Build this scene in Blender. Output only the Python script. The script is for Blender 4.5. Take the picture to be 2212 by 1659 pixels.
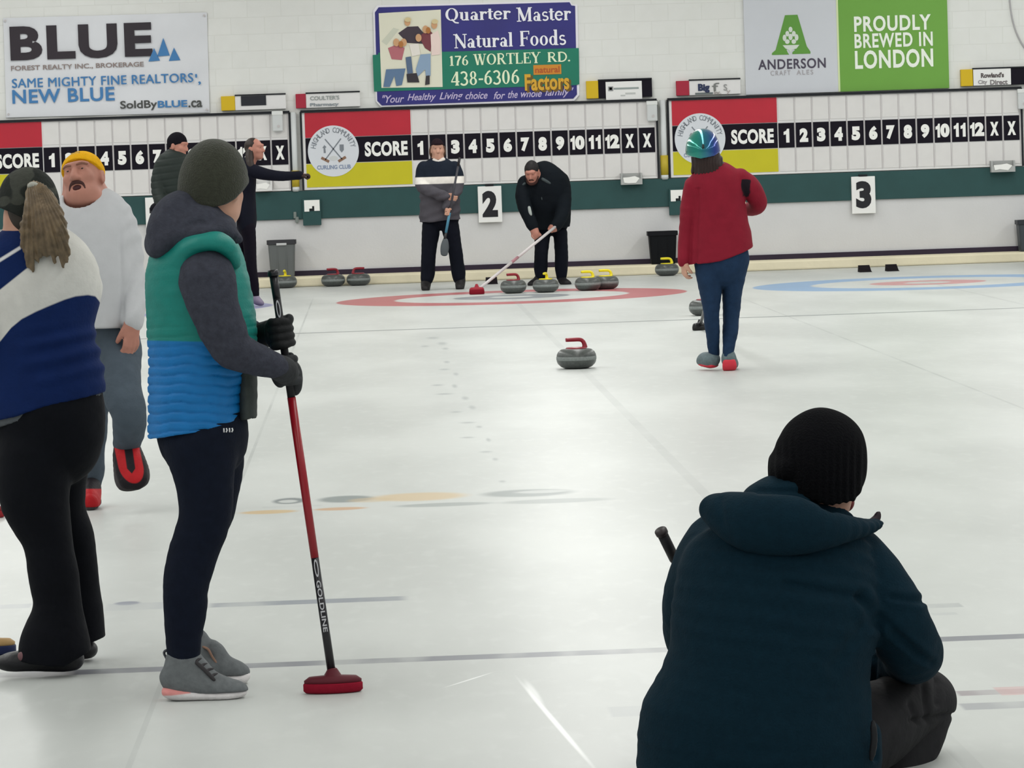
import bpy, bmesh, math, random
import numpy as np
from mathutils import Vector, Matrix

for _o in list(bpy.data.objects):
    bpy.data.objects.remove(_o)
C = bpy.context.scene.collection
SC = bpy.context.scene

# ------------------------------------------------------------------ camera
FPX, CAMH, ROLL = 8200.0, 1.55, 0.0335
YAW, PITCH = 0.03517351390977882, 0.06205058464386183
Fw = np.array([math.sin(YAW)*math.cos(PITCH), math.cos(YAW)*math.cos(PITCH), -math.sin(PITCH)])
R0 = np.array([math.cos(YAW), -math.sin(YAW), 0.0])
U0 = np.cross(R0, Fw)
Rt = R0*math.cos(ROLL) - U0*math.sin(ROLL)
Up = U0*math.cos(ROLL) + R0*math.sin(ROLL)
EYE = np.array([0.0, 0.0, CAMH])
cam_data = bpy.data.cameras.new('camera')
cam_data.sensor_fit = 'HORIZONTAL'
cam_data.sensor_width = 36.0
cam_data.lens = FPX/2212.0*36.0
cam_data.clip_end = 200.0
cam = bpy.data.objects.new('camera', cam_data)
C.objects.link(cam)
cam.matrix_world = Matrix(((Rt[0], Up[0], -Fw[0], 0.0), (Rt[1], Up[1], -Fw[1], 0.0),
                           (Rt[2], Up[2], -Fw[2], CAMH), (0, 0, 0, 1)))
SC.camera = cam

# ------------------------------------------------------------------ world, lights, exposure
SC.view_settings.view_transform = 'Standard'
SC.view_settings.look = 'None'
SC.view_settings.gamma = 1.0
SC.view_settings.use_curve_mapping = False
SC.view_settings.exposure = 0.13
world = bpy.data.worlds.new('hall_light')
SC.world = world
world.use_nodes = True
_bg = world.node_tree.nodes['Background']
_bg.inputs[0].default_value = (0.93, 0.97, 1.0, 1)
_bg.inputs[1].default_value = 0.42

LAMP_W = 141.0
def lamp(x, y, z, sx, sy, w):
    d = bpy.data.lights.new('ceiling_tube', 'AREA')
    d.shape = 'RECTANGLE'
    d.size = sx
    d.size_y = sy
    d.energy = w
    d.color = (1.0, 0.995, 0.975)
    o = bpy.data.objects.new('ceiling_tube', d)
    o.location = (x, y, z)
    C.objects.link(o)
for _x in (-9.2, -3.7, 1.8, 7.3, 12.8):
    for _y, _k in ((3.0, 0.60), (12.0, 0.75), (21.0, 0.90), (30.0, 1.02), (39.0, 1.14)):
        lamp(_x, _y, 4.9, 0.6, 8.9, LAMP_W*_k)

# ------------------------------------------------------------------ pixel <-> place
def ray(px, py):
    return Fw + Rt*((px-1106.0)/FPX) + Up*((829.5-py)/FPX)
def at(px, py, Y):
    d = ray(px, py)
    return EYE + d*(Y/d[1])
def gnd(px, py, z=0.0):
    d = ray(px, py)
    return EYE + d*((z-CAMH)/d[2])
def proj(P):
    v = np.asarray(P, float) - EYE
    z = v @ Fw
    return 1106.0+FPX*(v @ Rt)/z, 829.5-FPX*(v @ Up)/z

# ------------------------------------------------------------------ materials
def lin(c):
    out = []
    for v in c[:3]:
        v = v/255.0
        out.append(v/12.92 if v <= 0.04045 else ((v+0.055)/1.055)**2.4)
    return (out[0], out[1], out[2], 1.0)

MATS = {}
def mat(name, rgb, rough=0.7, metal=0.0, spec=None, var=0.0, vscale=8.0, bump=0.0, bscale=60.0, coat=0.0, sheen=0.0):
    if name in MATS:
        return MATS[name]
    if spec is None:
        spec = 0.12 if rough >= 0.75 else 0.35
    m = bpy.data.materials.new(name)
    m.use_nodes = True
    nt = m.node_tree
    b = nt.nodes['Principled BSDF']
    b.inputs['Base Color'].default_value = lin(rgb)
    b.inputs['Roughness'].default_value = rough
    b.inputs['Metallic'].default_value = metal
    b.inputs['Specular IOR Level'].default_value = spec
    b.inputs['Coat Weight'].default_value = coat
    b.inputs['Sheen Weight'].default_value = sheen
    tc = nt.nodes.new('ShaderNodeTexCoord')
    if var > 0:
        n = nt.nodes.new('ShaderNodeTexNoise')
        n.inputs['Scale'].default_value = vscale
        n.inputs['Detail'].default_value = 5.0
        nt.links.new(tc.outputs['Object'], n.inputs['Vector'])
        mr = nt.nodes.new('ShaderNodeMapRange')
        mr.inputs['From Min'].default_value = 0.3
        mr.inputs['From Max'].default_value = 0.7
        mr.inputs['To Min'].default_value = 1.0-var
        mr.inputs['To Max'].default_value = 1.0+var
        nt.links.new(n.outputs['Fac'], mr.inputs['Value'])
        mx = nt.nodes.new('ShaderNodeVectorMath')
        mx.operation = 'SCALE'
        mx.inputs[0].default_value = lin(rgb)[:3]
        nt.links.new(mr.outputs['Result'], mx.inputs['Scale'])
        nt.links.new(mx.outputs['Vector'], b.inputs['Base Color'])
    if bump > 0:
        n2 = nt.nodes.new('ShaderNodeTexNoise')
        n2.inputs['Scale'].default_value = bscale
        n2.inputs['Detail'].default_value = 4.0
        nt.links.new(tc.outputs['Object'], n2.inputs['Vector'])
        bp = nt.nodes.new('ShaderNodeBump')
        bp.inputs['Strength'].default_value = bump
        bp.inputs['Distance'].default_value = 0.01
        nt.links.new(n2.outputs['Fac'], bp.inputs['Height'])
        nt.links.new(bp.outputs['Normal'], b.inputs['Normal'])
    MATS[name] = m
    return m

def mat_zones(name, cols, rough=0.8, soft=0.002, var=0.06, vscale=25.0, bump=0.25, bscale=90.0, spec=0.15, sheen=0.0):
    """cols[0] is the base colour; cols[i] shows where attribute zone_i is above zero."""
    m = mat(name, cols[0], rough, 0, spec, 0, 1, bump, bscale, 0, sheen)
    nt = m.node_tree
    b = nt.nodes['Principled BSDF']
    last = None
    for i, c in enumerate(cols[1:], 1):
        a = nt.nodes.new('ShaderNodeAttribute')
        a.attribute_name = 'zone_%d' % i
        mr = nt.nodes.new('ShaderNodeMapRange')
        mr.inputs['From Min'].default_value = -soft
        mr.inputs['From Max'].default_value = soft
        nt.links.new(a.outputs['Fac'], mr.inputs['Value'])
        mx = nt.nodes.new('ShaderNodeMix')
        mx.data_type = 'RGBA'
        nt.links.new(mr.outputs['Result'], mx.inputs['Factor'])
        if last is None:
            mx.inputs['A'].default_value = lin(cols[0])
        else:
            nt.links.new(last, mx.inputs['A'])
        mx.inputs['B'].default_value = lin(c)
        last = mx.outputs['Result']
    if last is not None:
        tc = nt.nodes.new('ShaderNodeTexCoord')
        n = nt.nodes.new('ShaderNodeTexNoise')
        n.inputs['Scale'].default_value = vscale
        nt.links.new(tc.outputs['Object'], n.inputs['Vector'])
        mr = nt.nodes.new('ShaderNodeMapRange')
        mr.inputs['From Min'].default_value = 0.3
        mr.inputs['From Max'].default_value = 0.7
        mr.inputs['To Min'].default_value = 1-var
        mr.inputs['To Max'].default_value = 1+var
        nt.links.new(n.outputs['Fac'], mr.inputs['Value'])
        vm = nt.nodes.new('ShaderNodeVectorMath')
        vm.operation = 'SCALE'
        nt.links.new(last, vm.inputs[0])
        nt.links.new(mr.outputs['Result'], vm.inputs['Scale'])
        nt.links.new(vm.outputs['Vector'], b.inputs['Base Color'])
    return m

# ------------------------------------------------------------------ objects
def tag(o, label=None, cat=None, group=None, kind=None):
    if label: o['label'] = label
    if cat: o['category'] = cat
    if group: o['group'] = group
    if kind: o['kind'] = kind
    return o

def thing(name, label, cat, loc=(0, 0, 0), group=None):
    e = bpy.data.objects.new(name, None)
    e.empty_display_size = 0.1
    e.location = [float(v) for v in loc]
    C.objects.link(e)
    return tag(e, label, cat, group)

def mk(name, verts, faces, m, parent=None, smooth=False, local=False, label=None):
    me = bpy.data.meshes.new(name)
    me.from_pydata([tuple(map(float, v)) for v in verts], [], [tuple(map(int, f)) for f in faces])
    me.update()
    return link(name, me, m, parent, smooth, local, label)

def link(name, me, m, parent=None, smooth=False, local=False, label=None):
    if m is not None:
        me.materials.append(m)
    if smooth:
        me.polygons.foreach_set('use_smooth', [True]*len(me.polygons))
    o = bpy.data.objects.new(name, me)
    C.objects.link(o)
    if parent is not None:
        o.parent = parent
        if not local:
            w = Vector((0, 0, 0))
            p = parent
            while p is not None:
                if p.type == 'EMPTY':
                    w += p.location
                p = p.parent
            if parent.type == 'EMPTY':
                o.matrix_parent_inverse = Matrix.Translation(-w)
    if label: o['label'] = label
    return o

def from_bm(bm, name, m, parent=None, smooth=False, local=False):
    me = bpy.data.meshes.new(name)
    bm.to_mesh(me)
    bm.free()
    return link(name, me, m, parent, smooth, local)

def box_bm(bm, x0, x1, y0, y1, z0, z1, bev=0.0, seg=2):
    r = bmesh.ops.create_cube(bm, size=1.0)
    vs = r['verts']
    for v in vs:
        v.co = Vector(((x0+x1)/2+v.co.x*(x1-x0), (y0+y1)/2+v.co.y*(y1-y0), (z0+z1)/2+v.co.z*(z1-z0)))
    if bev > 0:
        es = list({e for v in vs for e in v.link_edges})
        bmesh.ops.bevel(bm, geom=es, offset=bev, segments=seg, affect='EDGES', profile=0.5)

def box(name, x0, x1, y0, y1, z0, z1, m, parent=None, bev=0.0, local=False):
    bm = bmesh.new()
    box_bm(bm, x0, x1, y0, y1, z0, z1, bev)
    return from_bm(bm, name, m, parent, False, local)

def lathe(profile, n=40):
    vs, fs = [], []
    k = len(profile)
    for i in range(n):
        a = 2*math.pi*i/n
        for r, z in profile:
            vs.append((r*math.cos(a), r*math.sin(a), z))
    for i in range(n):
        j = (i+1) % n
        for q in range(k-1):
            fs.append((i*k+q, j*k+q, j*k+q+1, i*k+q+1))
    return vs, fs

def tube(pts, radii, n=14, cap=True, ref=None):
    pts = [np.asarray(p, float) for p in pts]
    if np.isscalar(radii):
        radii = [radii]*len(pts)
    vs, fs = [], []
    prev = None
    for i, p in enumerate(pts):
        t = pts[min(i+1, len(pts)-1)]-pts[max(i-1, 0)]
        t = t/np.linalg.norm(t)
        if prev is None:
            a = np.array([0, 0, 1.0]) if abs(t[2]) < 0.9 else np.array([1.0, 0, 0])
            u = np.cross(t, a)
        else:
            u = prev-(prev @ t)*t
        u /= np.linalg.norm(u)
        prev = u
        w = np.cross(t, u)
        for q in range(n):
            an = 2*math.pi*q/n
            vs.append(p+radii[i]*(math.cos(an)*u+math.sin(an)*w))
    for i in range(len(pts)-1):
        for q in range(n):
            r = (q+1) % n
            fs.append((i*n+q, i*n+r, (i+1)*n+r, (i+1)*n+q))
    if cap:
        fs.append(tuple(range(n-1, -1, -1)))
        b = (len(pts)-1)*n
        fs.append(tuple(range(b, b+n)))
    return vs, fs

def spline(pts, n=6):
    """Catmull-Rom through rows of any width."""
    P = np.asarray(pts, float)
    if len(P) < 3:
        t = np.linspace(0, 1, n+1)[:, None]
        return P[0]*(1-t)+P[-1]*t
    Q = np.vstack([2*P[0]-P[1], P, 2*P[-1]-P[-2]])
    out = []
    for i in range(1, len(Q)-2):
        for t in np.linspace(0, 1, n, endpoint=False):
            a, b, c, d = Q[i-1], Q[i], Q[i+1], Q[i+2]
            out.append(0.5*((2*b)+(-a+c)*t+(2*a-5*b+4*c-d)*t*t+(-a+3*b-3*c+d)*t**3))
    out.append(P[-1])
    return np.array(out)

def plate(name, poly, y, th, m, parent=None):
    """a flat panel on the back wall: polygon of (x, z), front face at y - th."""
    n = len(poly)
    vs = [(p[0], y-th, p[1]) for p in poly]+[(p[0], y, p[1]) for p in poly]
    fs = [tuple(range(n)), tuple(range(2*n-1, n-1, -1))]
    for i in range(n):
        j = (i+1) % n
        fs.append((i, i+n, j+n, j))
    return mk(name, vs, fs, m, parent)

def disc(cx, cz, rx, rz=None, n=40):
    rz = rx if rz is None else rz
    return [(cx+rx*math.cos(2*math.pi*i/n), cz+rz*math.sin(2*math.pi*i/n)) for i in range(n)]

def text_bits(body, bold=0.0, shear=0.0, space=1.0):
    cu = bpy.data.curves.new('lettering', 'FONT')
    cu.body = body
    cu.offset = bold
    cu.shear = shear
    cu.space_character = space
    cu.resolution_u = 4
    o = bpy.data.objects.new('lettering', cu)
    C.objects.link(o)
    dg = bpy.context.evaluated_depsgraph_get()
    dg.update()
    me = bpy.data.meshes.new_from_object(o.evaluated_get(dg))
    bpy.data.objects.remove(o)
    n = len(me.vertices)
    co = np.empty(n*3)
    me.vertices.foreach_get('co', co)
    fs = [tuple(p.vertices) for p in me.polygons]
    bpy.data.meshes.remove(me)
    return co.reshape(-1, 3)[:, :2], fs

ONE = (np.array([(0.30, 0.0), (0.72, 0.0), (0.72, 1.0), (0.44, 1.0), (0.34, 0.86), (0.0, 0.78), (0.0, 0.56), (0.30, 0.60)]), [(0, 1, 2, 3, 4, 5, 6, 7)])
def letter(body, x0, x1, z0, z1, y, m, parent, bold=0.02, shear=0.0, space=1.0, name='lettering', th=0.003, caps_ref=None):
    """fits writing into the rectangle x0..x1, z0..z1 on the plane y, with a little thickness."""
    if 'M' in body:
        c0, f0 = text_bits(body, 0.0, shear, space)
        co = np.vstack([c0, c0+np.array([bold*1.6, bold*0.8])])
        fs = f0+[tuple(len(c0)+k for k in f) for f in f0]
        dy = np.concatenate([np.zeros(len(c0)), np.full(len(c0), 0.001)])
    else:
        co, fs = ONE if body == '1' else text_bits(body, bold, shear, space)
        dy = np.zeros(len(co))
    lo, hi = co.min(0), co.max(0)
    q = (co-lo)/(hi-lo)
    v = np.column_stack([x0+q[:, 0]*(x1-x0), y-dy, z0+q[:, 1]*(z1-z0)])
    return mk(name, v, fs, m, parent)
# serif lettering built from strokes; each glyph on a unit cap height, (strokes, advance)
def _arc(cx, cz, rx, rz, a0, a1, n=12):
    return [(cx+rx*math.cos(math.radians(a0+(a1-a0)*i/n)), cz+rz*math.sin(math.radians(a0+(a1-a0)*i/n))) for i in range(n+1)]
T_, H_ = 0.17, 0.065
def _v(x, z0, z1, w=T_): return ('L', [(x, z0), (x, z1)], w)
def _h(x0, x1, z, w=H_): return ('L', [(x0, z), (x1, z)], w)
def _sf(x, z, w=0.15): return ('L', [(x-w, z), (x+w, z)], H_)
_x = 0.66
_o = lambda c, r, h: ('R', c, h/2, r, h/2, 0.155, 0.05)
GL = {
 'Q': ([('R', 0.42, 0.5, 0.40, 0.5, 0.17, 0.06), ('L', [(0.40, 0.12), (0.62, -0.14), (0.84, -0.18)], 0.11)], 0.90),
 'u': ([_v(0.14, 0.14, _x), ('L', [(0.14, 0.2), (0.18, 0.06), (0.30, 0.035), (0.44, 0.12)], 0.09), _v(0.46, 0, _x), _sf(0.10, _x-0.03, 0.1), _sf(0.42, _x-0.03, 0.1), _sf(0.52, 0.03, 0.08)], 0.66),
 'a': ([_v(0.40, 0, 0.5), ('L', [(0.10, 0.5), (0.18, 0.62), (0.32, 0.62), (0.40, 0.5)], 0.09), ('R', 0.22, 0.19, 0.19, 0.19, 0.14, 0.06), _sf(0.48, 0.03, 0.08)], 0.60),
 'r': ([_v(0.14, 0, _x), _sf(0.14, 0.03, 0.13), _sf(0.10, _x-0.03, 0.09), ('L', [(0.18, 0.44), (0.28, 0.60), (0.42, 0.60)], 0.11), ('R', 0.41, 0.55, 0.08, 0.08, 0.08, 0.08)], 0.50),
 't': ([_v(0.16, 0.08, 0.86), _h(0.0, 0.36, _x-0.03), ('L', [(0.16, 0.12), (0.22, 0.035), (0.36, 0.08)], 0.08)], 0.40),
 'e': ([('A', _arc(0.27, 0.33, 0.22, 0.29, 10, 320, 20), 0.13), _h(0.10, 0.48, 0.36)], 0.58),
 'M': ([_v(0.13, 0, 1, 0.08), ('L', [(0.13, 1), (0.48, 0.05)], 0.19), ('L', [(0.80, 1), (0.50, 0.05)], 0.07), _v(0.84, 0, 1, 0.18), _sf(0.13, 0.03), _sf(0.84, 0.03), _sf(0.08, 0.97, 0.12), _sf(0.88, 0.97, 0.12)], 1.05),
 's': ([('A', _arc(0.22, 0.48, 0.15, 0.14, 30, 270, 12), 0.10), ('A', _arc(0.22, 0.19, 0.17, 0.15, 90, -150, 12), 0.11)], 0.47),
 'N': ([_v(0.12, 0, 1, 0.07), ('L', [(0.10, 1), (0.70, 0)], 0.18), _v(0.70, 0, 1, 0.07), _sf(0.12, 0.03, 0.12), _sf(0.70, 0.97, 0.14), _sf(0.06, 0.97, 0.12)], 0.84),
 'l': ([_v(0.14, 0, 1.02), _sf(0.14, 0.03, 0.13), _sf(0.09, 0.99, 0.09)], 0.31),
 'F': ([_v(0.16, 0, 1), _h(0.05, 0.60, 0.965), _h(0.16, 0.48, 0.52), ('L', [(0.60, 1.0), (0.60, 0.76)], 0.06), ('L', [(0.48, 0.64), (0.48, 0.40)], 0.05), _sf(0.16, 0.03)], 0.66),
 'o': ([('R', 0.28, 0.33, 0.26, 0.33, 0.15, 0.055)], 0.60),
 'd': ([('R', 0.25, 0.31, 0.23, 0.31, 0.14, 0.06), _v(0.44, 0, 1.02), _sf(0.40, 0.99, 0.09), _sf(0.52, 0.03, 0.08)], 0.64),
 '1': ([_v(0.22, 0, 1), _sf(0.22, 0.03, 0.17), ('L', [(0.06, 0.84), (0.22, 0.96)], 0.07)], 0.46),
 '7': ([_h(0.04, 0.54, 0.94, 0.13), ('L', [(0.52, 0.92), (0.30, 0.45), (0.24, 0)], 0.16)], 0.60),
 '6': ([('R', 0.29, 0.31, 0.26, 0.31, 0.15, 0.06), ('L', [(0.09, 0.32), (0.14, 0.66), (0.32, 0.92), (0.46, 0.98)], 0.12)], 0.62),
 '4': ([_v(0.42, 0, 1), _h(0.02, 0.58, 0.28, 0.09), ('L', [(0.40, 0.98), (0.05, 0.30)], 0.07), _sf(0.42, 0.03, 0.13)], 0.64),
 '3': ([('A', _arc(0.24, 0.73, 0.20, 0.23, 150, -80, 14), 0.12), ('A', _arc(0.24, 0.27, 0.23, 0.24, 85, -150, 14), 0.13)], 0.60),
 '8': ([('R', 0.28, 0.74, 0.21, 0.26, 0.13, 0.06), ('R', 0.28, 0.27, 0.25, 0.27, 0.14, 0.06)], 0.62),
 '0': ([('R', 0.28, 0.5, 0.26, 0.5, 0.15, 0.06)], 0.62),
 '-': ([_h(0.03, 0.33, 0.40, 0.12)], 0.38),
 '.': ([('R', 0.10, 0.08, 0.09, 0.09, 0.09, 0.09)], 0.22),
 'W': ([('L', [(0.14, 1), (0.36, 0)], 0.17), ('L', [(0.54, 1), (0.38, 0)], 0.06), ('L', [(0.52, 1), (0.76, 0)], 0.17), ('L', [(0.98, 1), (0.78, 0)], 0.06), _sf(0.13, 0.97), _sf(0.52, 0.97), _sf(0.98, 0.97, 0.12)], 1.12),
 'O': ([('R', 0.42, 0.5, 0.40, 0.5, 0.17, 0.06)], 0.88),
 'R': ([_v(0.16, 0, 1), ('A', [(0.16, 0.965)]+_arc(0.36, 0.74, 0.22, 0.225, 90, -90, 10)+[(0.16, 0.51)], 0.10), ('L', [(0.38, 0.52), (0.66, 0.04)], 0.16), _sf(0.16, 0.03), _sf(0.70, 0.03, 0.1), _h(0.04, 0.2, 0.97)], 0.82),
 'T': ([_v(0.36, 0, 1), _h(0.02, 0.70, 0.965), ('L', [(0.03, 1.0), (0.03, 0.74)], 0.06), ('L', [(0.69, 1.0), (0.69, 0.74)], 0.06), _sf(0.36, 0.03)], 0.76),
 'L': ([_v(0.16, 0, 1), _h(0.05, 0.60, 0.035), ('L', [(0.60, 0.0), (0.60, 0.28)], 0.06), _sf(0.16, 0.97)], 0.68),
 'E': ([_v(0.16, 0, 1), _h(0.05, 0.60, 0.965), _h(0.05, 0.62, 0.035), _h(0.16, 0.46, 0.52), ('L', [(0.60, 1.0), (0.60, 0.76)], 0.06), ('L', [(0.62, 0.0), (0.62, 0.26)], 0.06), ('L', [(0.47, 0.64), (0.47, 0.40)], 0.05)], 0.70),
 'Y': ([('L', [(0.12, 1), (0.40, 0.46)], 0.17), ('L', [(0.70, 1), (0.42, 0.48)], 0.07), _v(0.40, 0, 0.5), _sf(0.13, 0.97), _sf(0.70, 0.97, 0.13), _sf(0.40, 0.03)], 0.80),
 'D': ([_v(0.16, 0, 1), ('A', [(0.16, 0.965)]+_arc(0.34, 0.5, 0.38, 0.465, 90, -90, 14)+[(0.16, 0.035)], 0.12), _h(0.04, 0.2, 0.97), _h(0.04, 0.2, 0.03)], 0.84),
}
def _stroke(pts, w, V, Fc):
    P = np.asarray(pts, float)
    b = len(V)
    n = len(P)
    for i in range(n):
        d = P[min(i+1, n-1)]-P[max(i-1, 0)]
        d = d/(np.linalg.norm(d)+1e-9)
        nn = np.array([-d[1], d[0]])*w/2
        V.append(P[i]-nn); V.append(P[i]+nn)
    for i in range(n-1):
        Fc.append((b+2*i, b+2*i+2, b+2*i+3, b+2*i+1))
def serif_text(s, x0, x1, z0, z1, y, m, parent, name='lettering'):
    V, Fc, lay = [], [], []
    pen = 0.0
    for ch in s:
        st, adv = GL[ch]
        for iq, q in enumerate(st):
            n0 = len(V)
            if q[0] in 'LA':
                _stroke([(pen+a, b) for a, b in q[1]], q[2], V, Fc)
            else:
                _, cx, cz, rx, rz, tw, th = q
                b = len(V)
                n = 28
                for i in range(n):
                    a = 2*math.pi*i/n
                    V.append(np.array([pen+cx+rx*math.cos(a), cz+rz*math.sin(a)]))
                    V.append(np.array([pen+cx+max(rx-tw, 0.001)*math.cos(a), cz+max(rz-th, 0.001)*math.sin(a)]))
                for i in range(n):
                    j = (i+1) % n
                    Fc.append((b+2*i, b+2*j, b+2*j+1, b+2*i+1))
            lay += [0.0008*iq]*(len(V)-n0)
        pen += adv
    V = np.array(V)
    lo, hi = V.min(0), V.max(0)
    q = (V-lo)/(hi-lo)
    v = np.column_stack([x0+q[:, 0]*(x1-x0), y-np.array(lay), z0+q[:, 1]*(z1-z0)])
    return mk(name, v, Fc, m, parent)
# ================================================================== the hall
WY = 45.3
def W(px, py):
    p = at(px, py, WY)
    return p[0], p[2]
def WR(xl, xr, yt, yb):
    """rectangle on the wall: left, right edges and top, bottom measured at its middle column."""
    cx, cy = (xl+xr)/2.0, (yt+yb)/2.0
    return W(xl, cy)[0], W(xr, cy)[0], W(cx, yb)[1], W(cx, yt)[1]

class Nodes:
    def __init__(s, nt):
        s.nt = nt
        tc = nt.nodes.new('ShaderNodeTexCoord')
        s.P = tc.outputs['Object']
    def new(s, t, **kw):
        n = s.nt.nodes.new(t)
        for k, v in kw.items():
            setattr(n, k, v)
        return n
    def put(s, sock, v):
        if hasattr(v, 'is_output'):
            s.nt.links.new(v, sock)
        else:
            sock.default_value = v
    def math(s, op, a, b=0.0, c=0.0):
        n = s.new('ShaderNodeMath', operation=op)
        s.put(n.inputs[0], a); s.put(n.inputs[1], b); s.put(n.inputs[2], c)
        return n.outputs[0]
    def vec(s, op, a, b=None, c=None):
        n = s.new('ShaderNodeVectorMath', operation=op)
        s.put(n.inputs[0], a)
        if b is not None: s.put(n.inputs[1], b)
        if c is not None: s.put(n.inputs[2], c)
        return n
    def ramp(s, v, a, b, lo=0.0, hi=1.0, smooth=True):
        n = s.new('ShaderNodeMapRange')
        if smooth: n.interpolation_type = 'SMOOTHSTEP'
        s.put(n.inputs['Value'], v)
        n.inputs['From Min'].default_value = a; n.inputs['From Max'].default_value = b
        n.inputs['To Min'].default_value = lo; n.inputs['To Max'].default_value = hi
        return n.outputs['Result']
    def mix(s, f, a, b):
        n = s.new('ShaderNodeMix', data_type='RGBA')
        s.put(n.inputs['Factor'], f); s.put(n.inputs['A'], a); s.put(n.inputs['B'], b)
        return n.outputs['Result']
    def noise(s, scale, detail=4.0, vec=None):
        n = s.new('ShaderNodeTexNoise')
        n.inputs['Scale'].default_value = scale
        n.inputs['Detail'].default_value = detail
        s.put(n.inputs['Vector'], s.P if vec is None else vec)
        return n.outputs['Fac']
    def blob(s, cx, cy, rx, ry, edge=0.6, rot=0.0):
        v = s.P
        if rot:
            n = s.new('ShaderNodeVectorRotate', rotation_type='Z_AXIS')
            s.put(n.inputs['Vector'], v)
            n.inputs['Center'].default_value = (cx, cy, 0)
            n.inputs['Angle'].default_value = -rot
            v = n.outputs[0]
        q = s.vec('MULTIPLY_ADD', v, (1/rx, 1/ry, 0), (-cx/rx, -cy/ry, 0)).outputs[0]
        l = s.vec('LENGTH', q).outputs['Value']
        return s.ramp(l, 1.0, edge)
    def bar(s, x0, x1, y0, y1, soft=0.85, rot=0.0):
        cx, cy, rx, ry = (x0+x1)/2, (y0+y1)/2, (x1-x0)/2, (y1-y0)/2
        q = s.vec('MULTIPLY_ADD', s.P, (1/rx, 1/ry, 0), (-cx/rx, -cy/ry, 0)).outputs[0]
        a = s.vec('ABSOLUTE', q).outputs[0]
        sp = s.new('ShaderNodeSeparateXYZ')
        s.put(sp.inputs[0], a)
        return s.ramp(s.math('MAXIMUM', sp.outputs[0], sp.outputs[1]), 1.0, soft)

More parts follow.
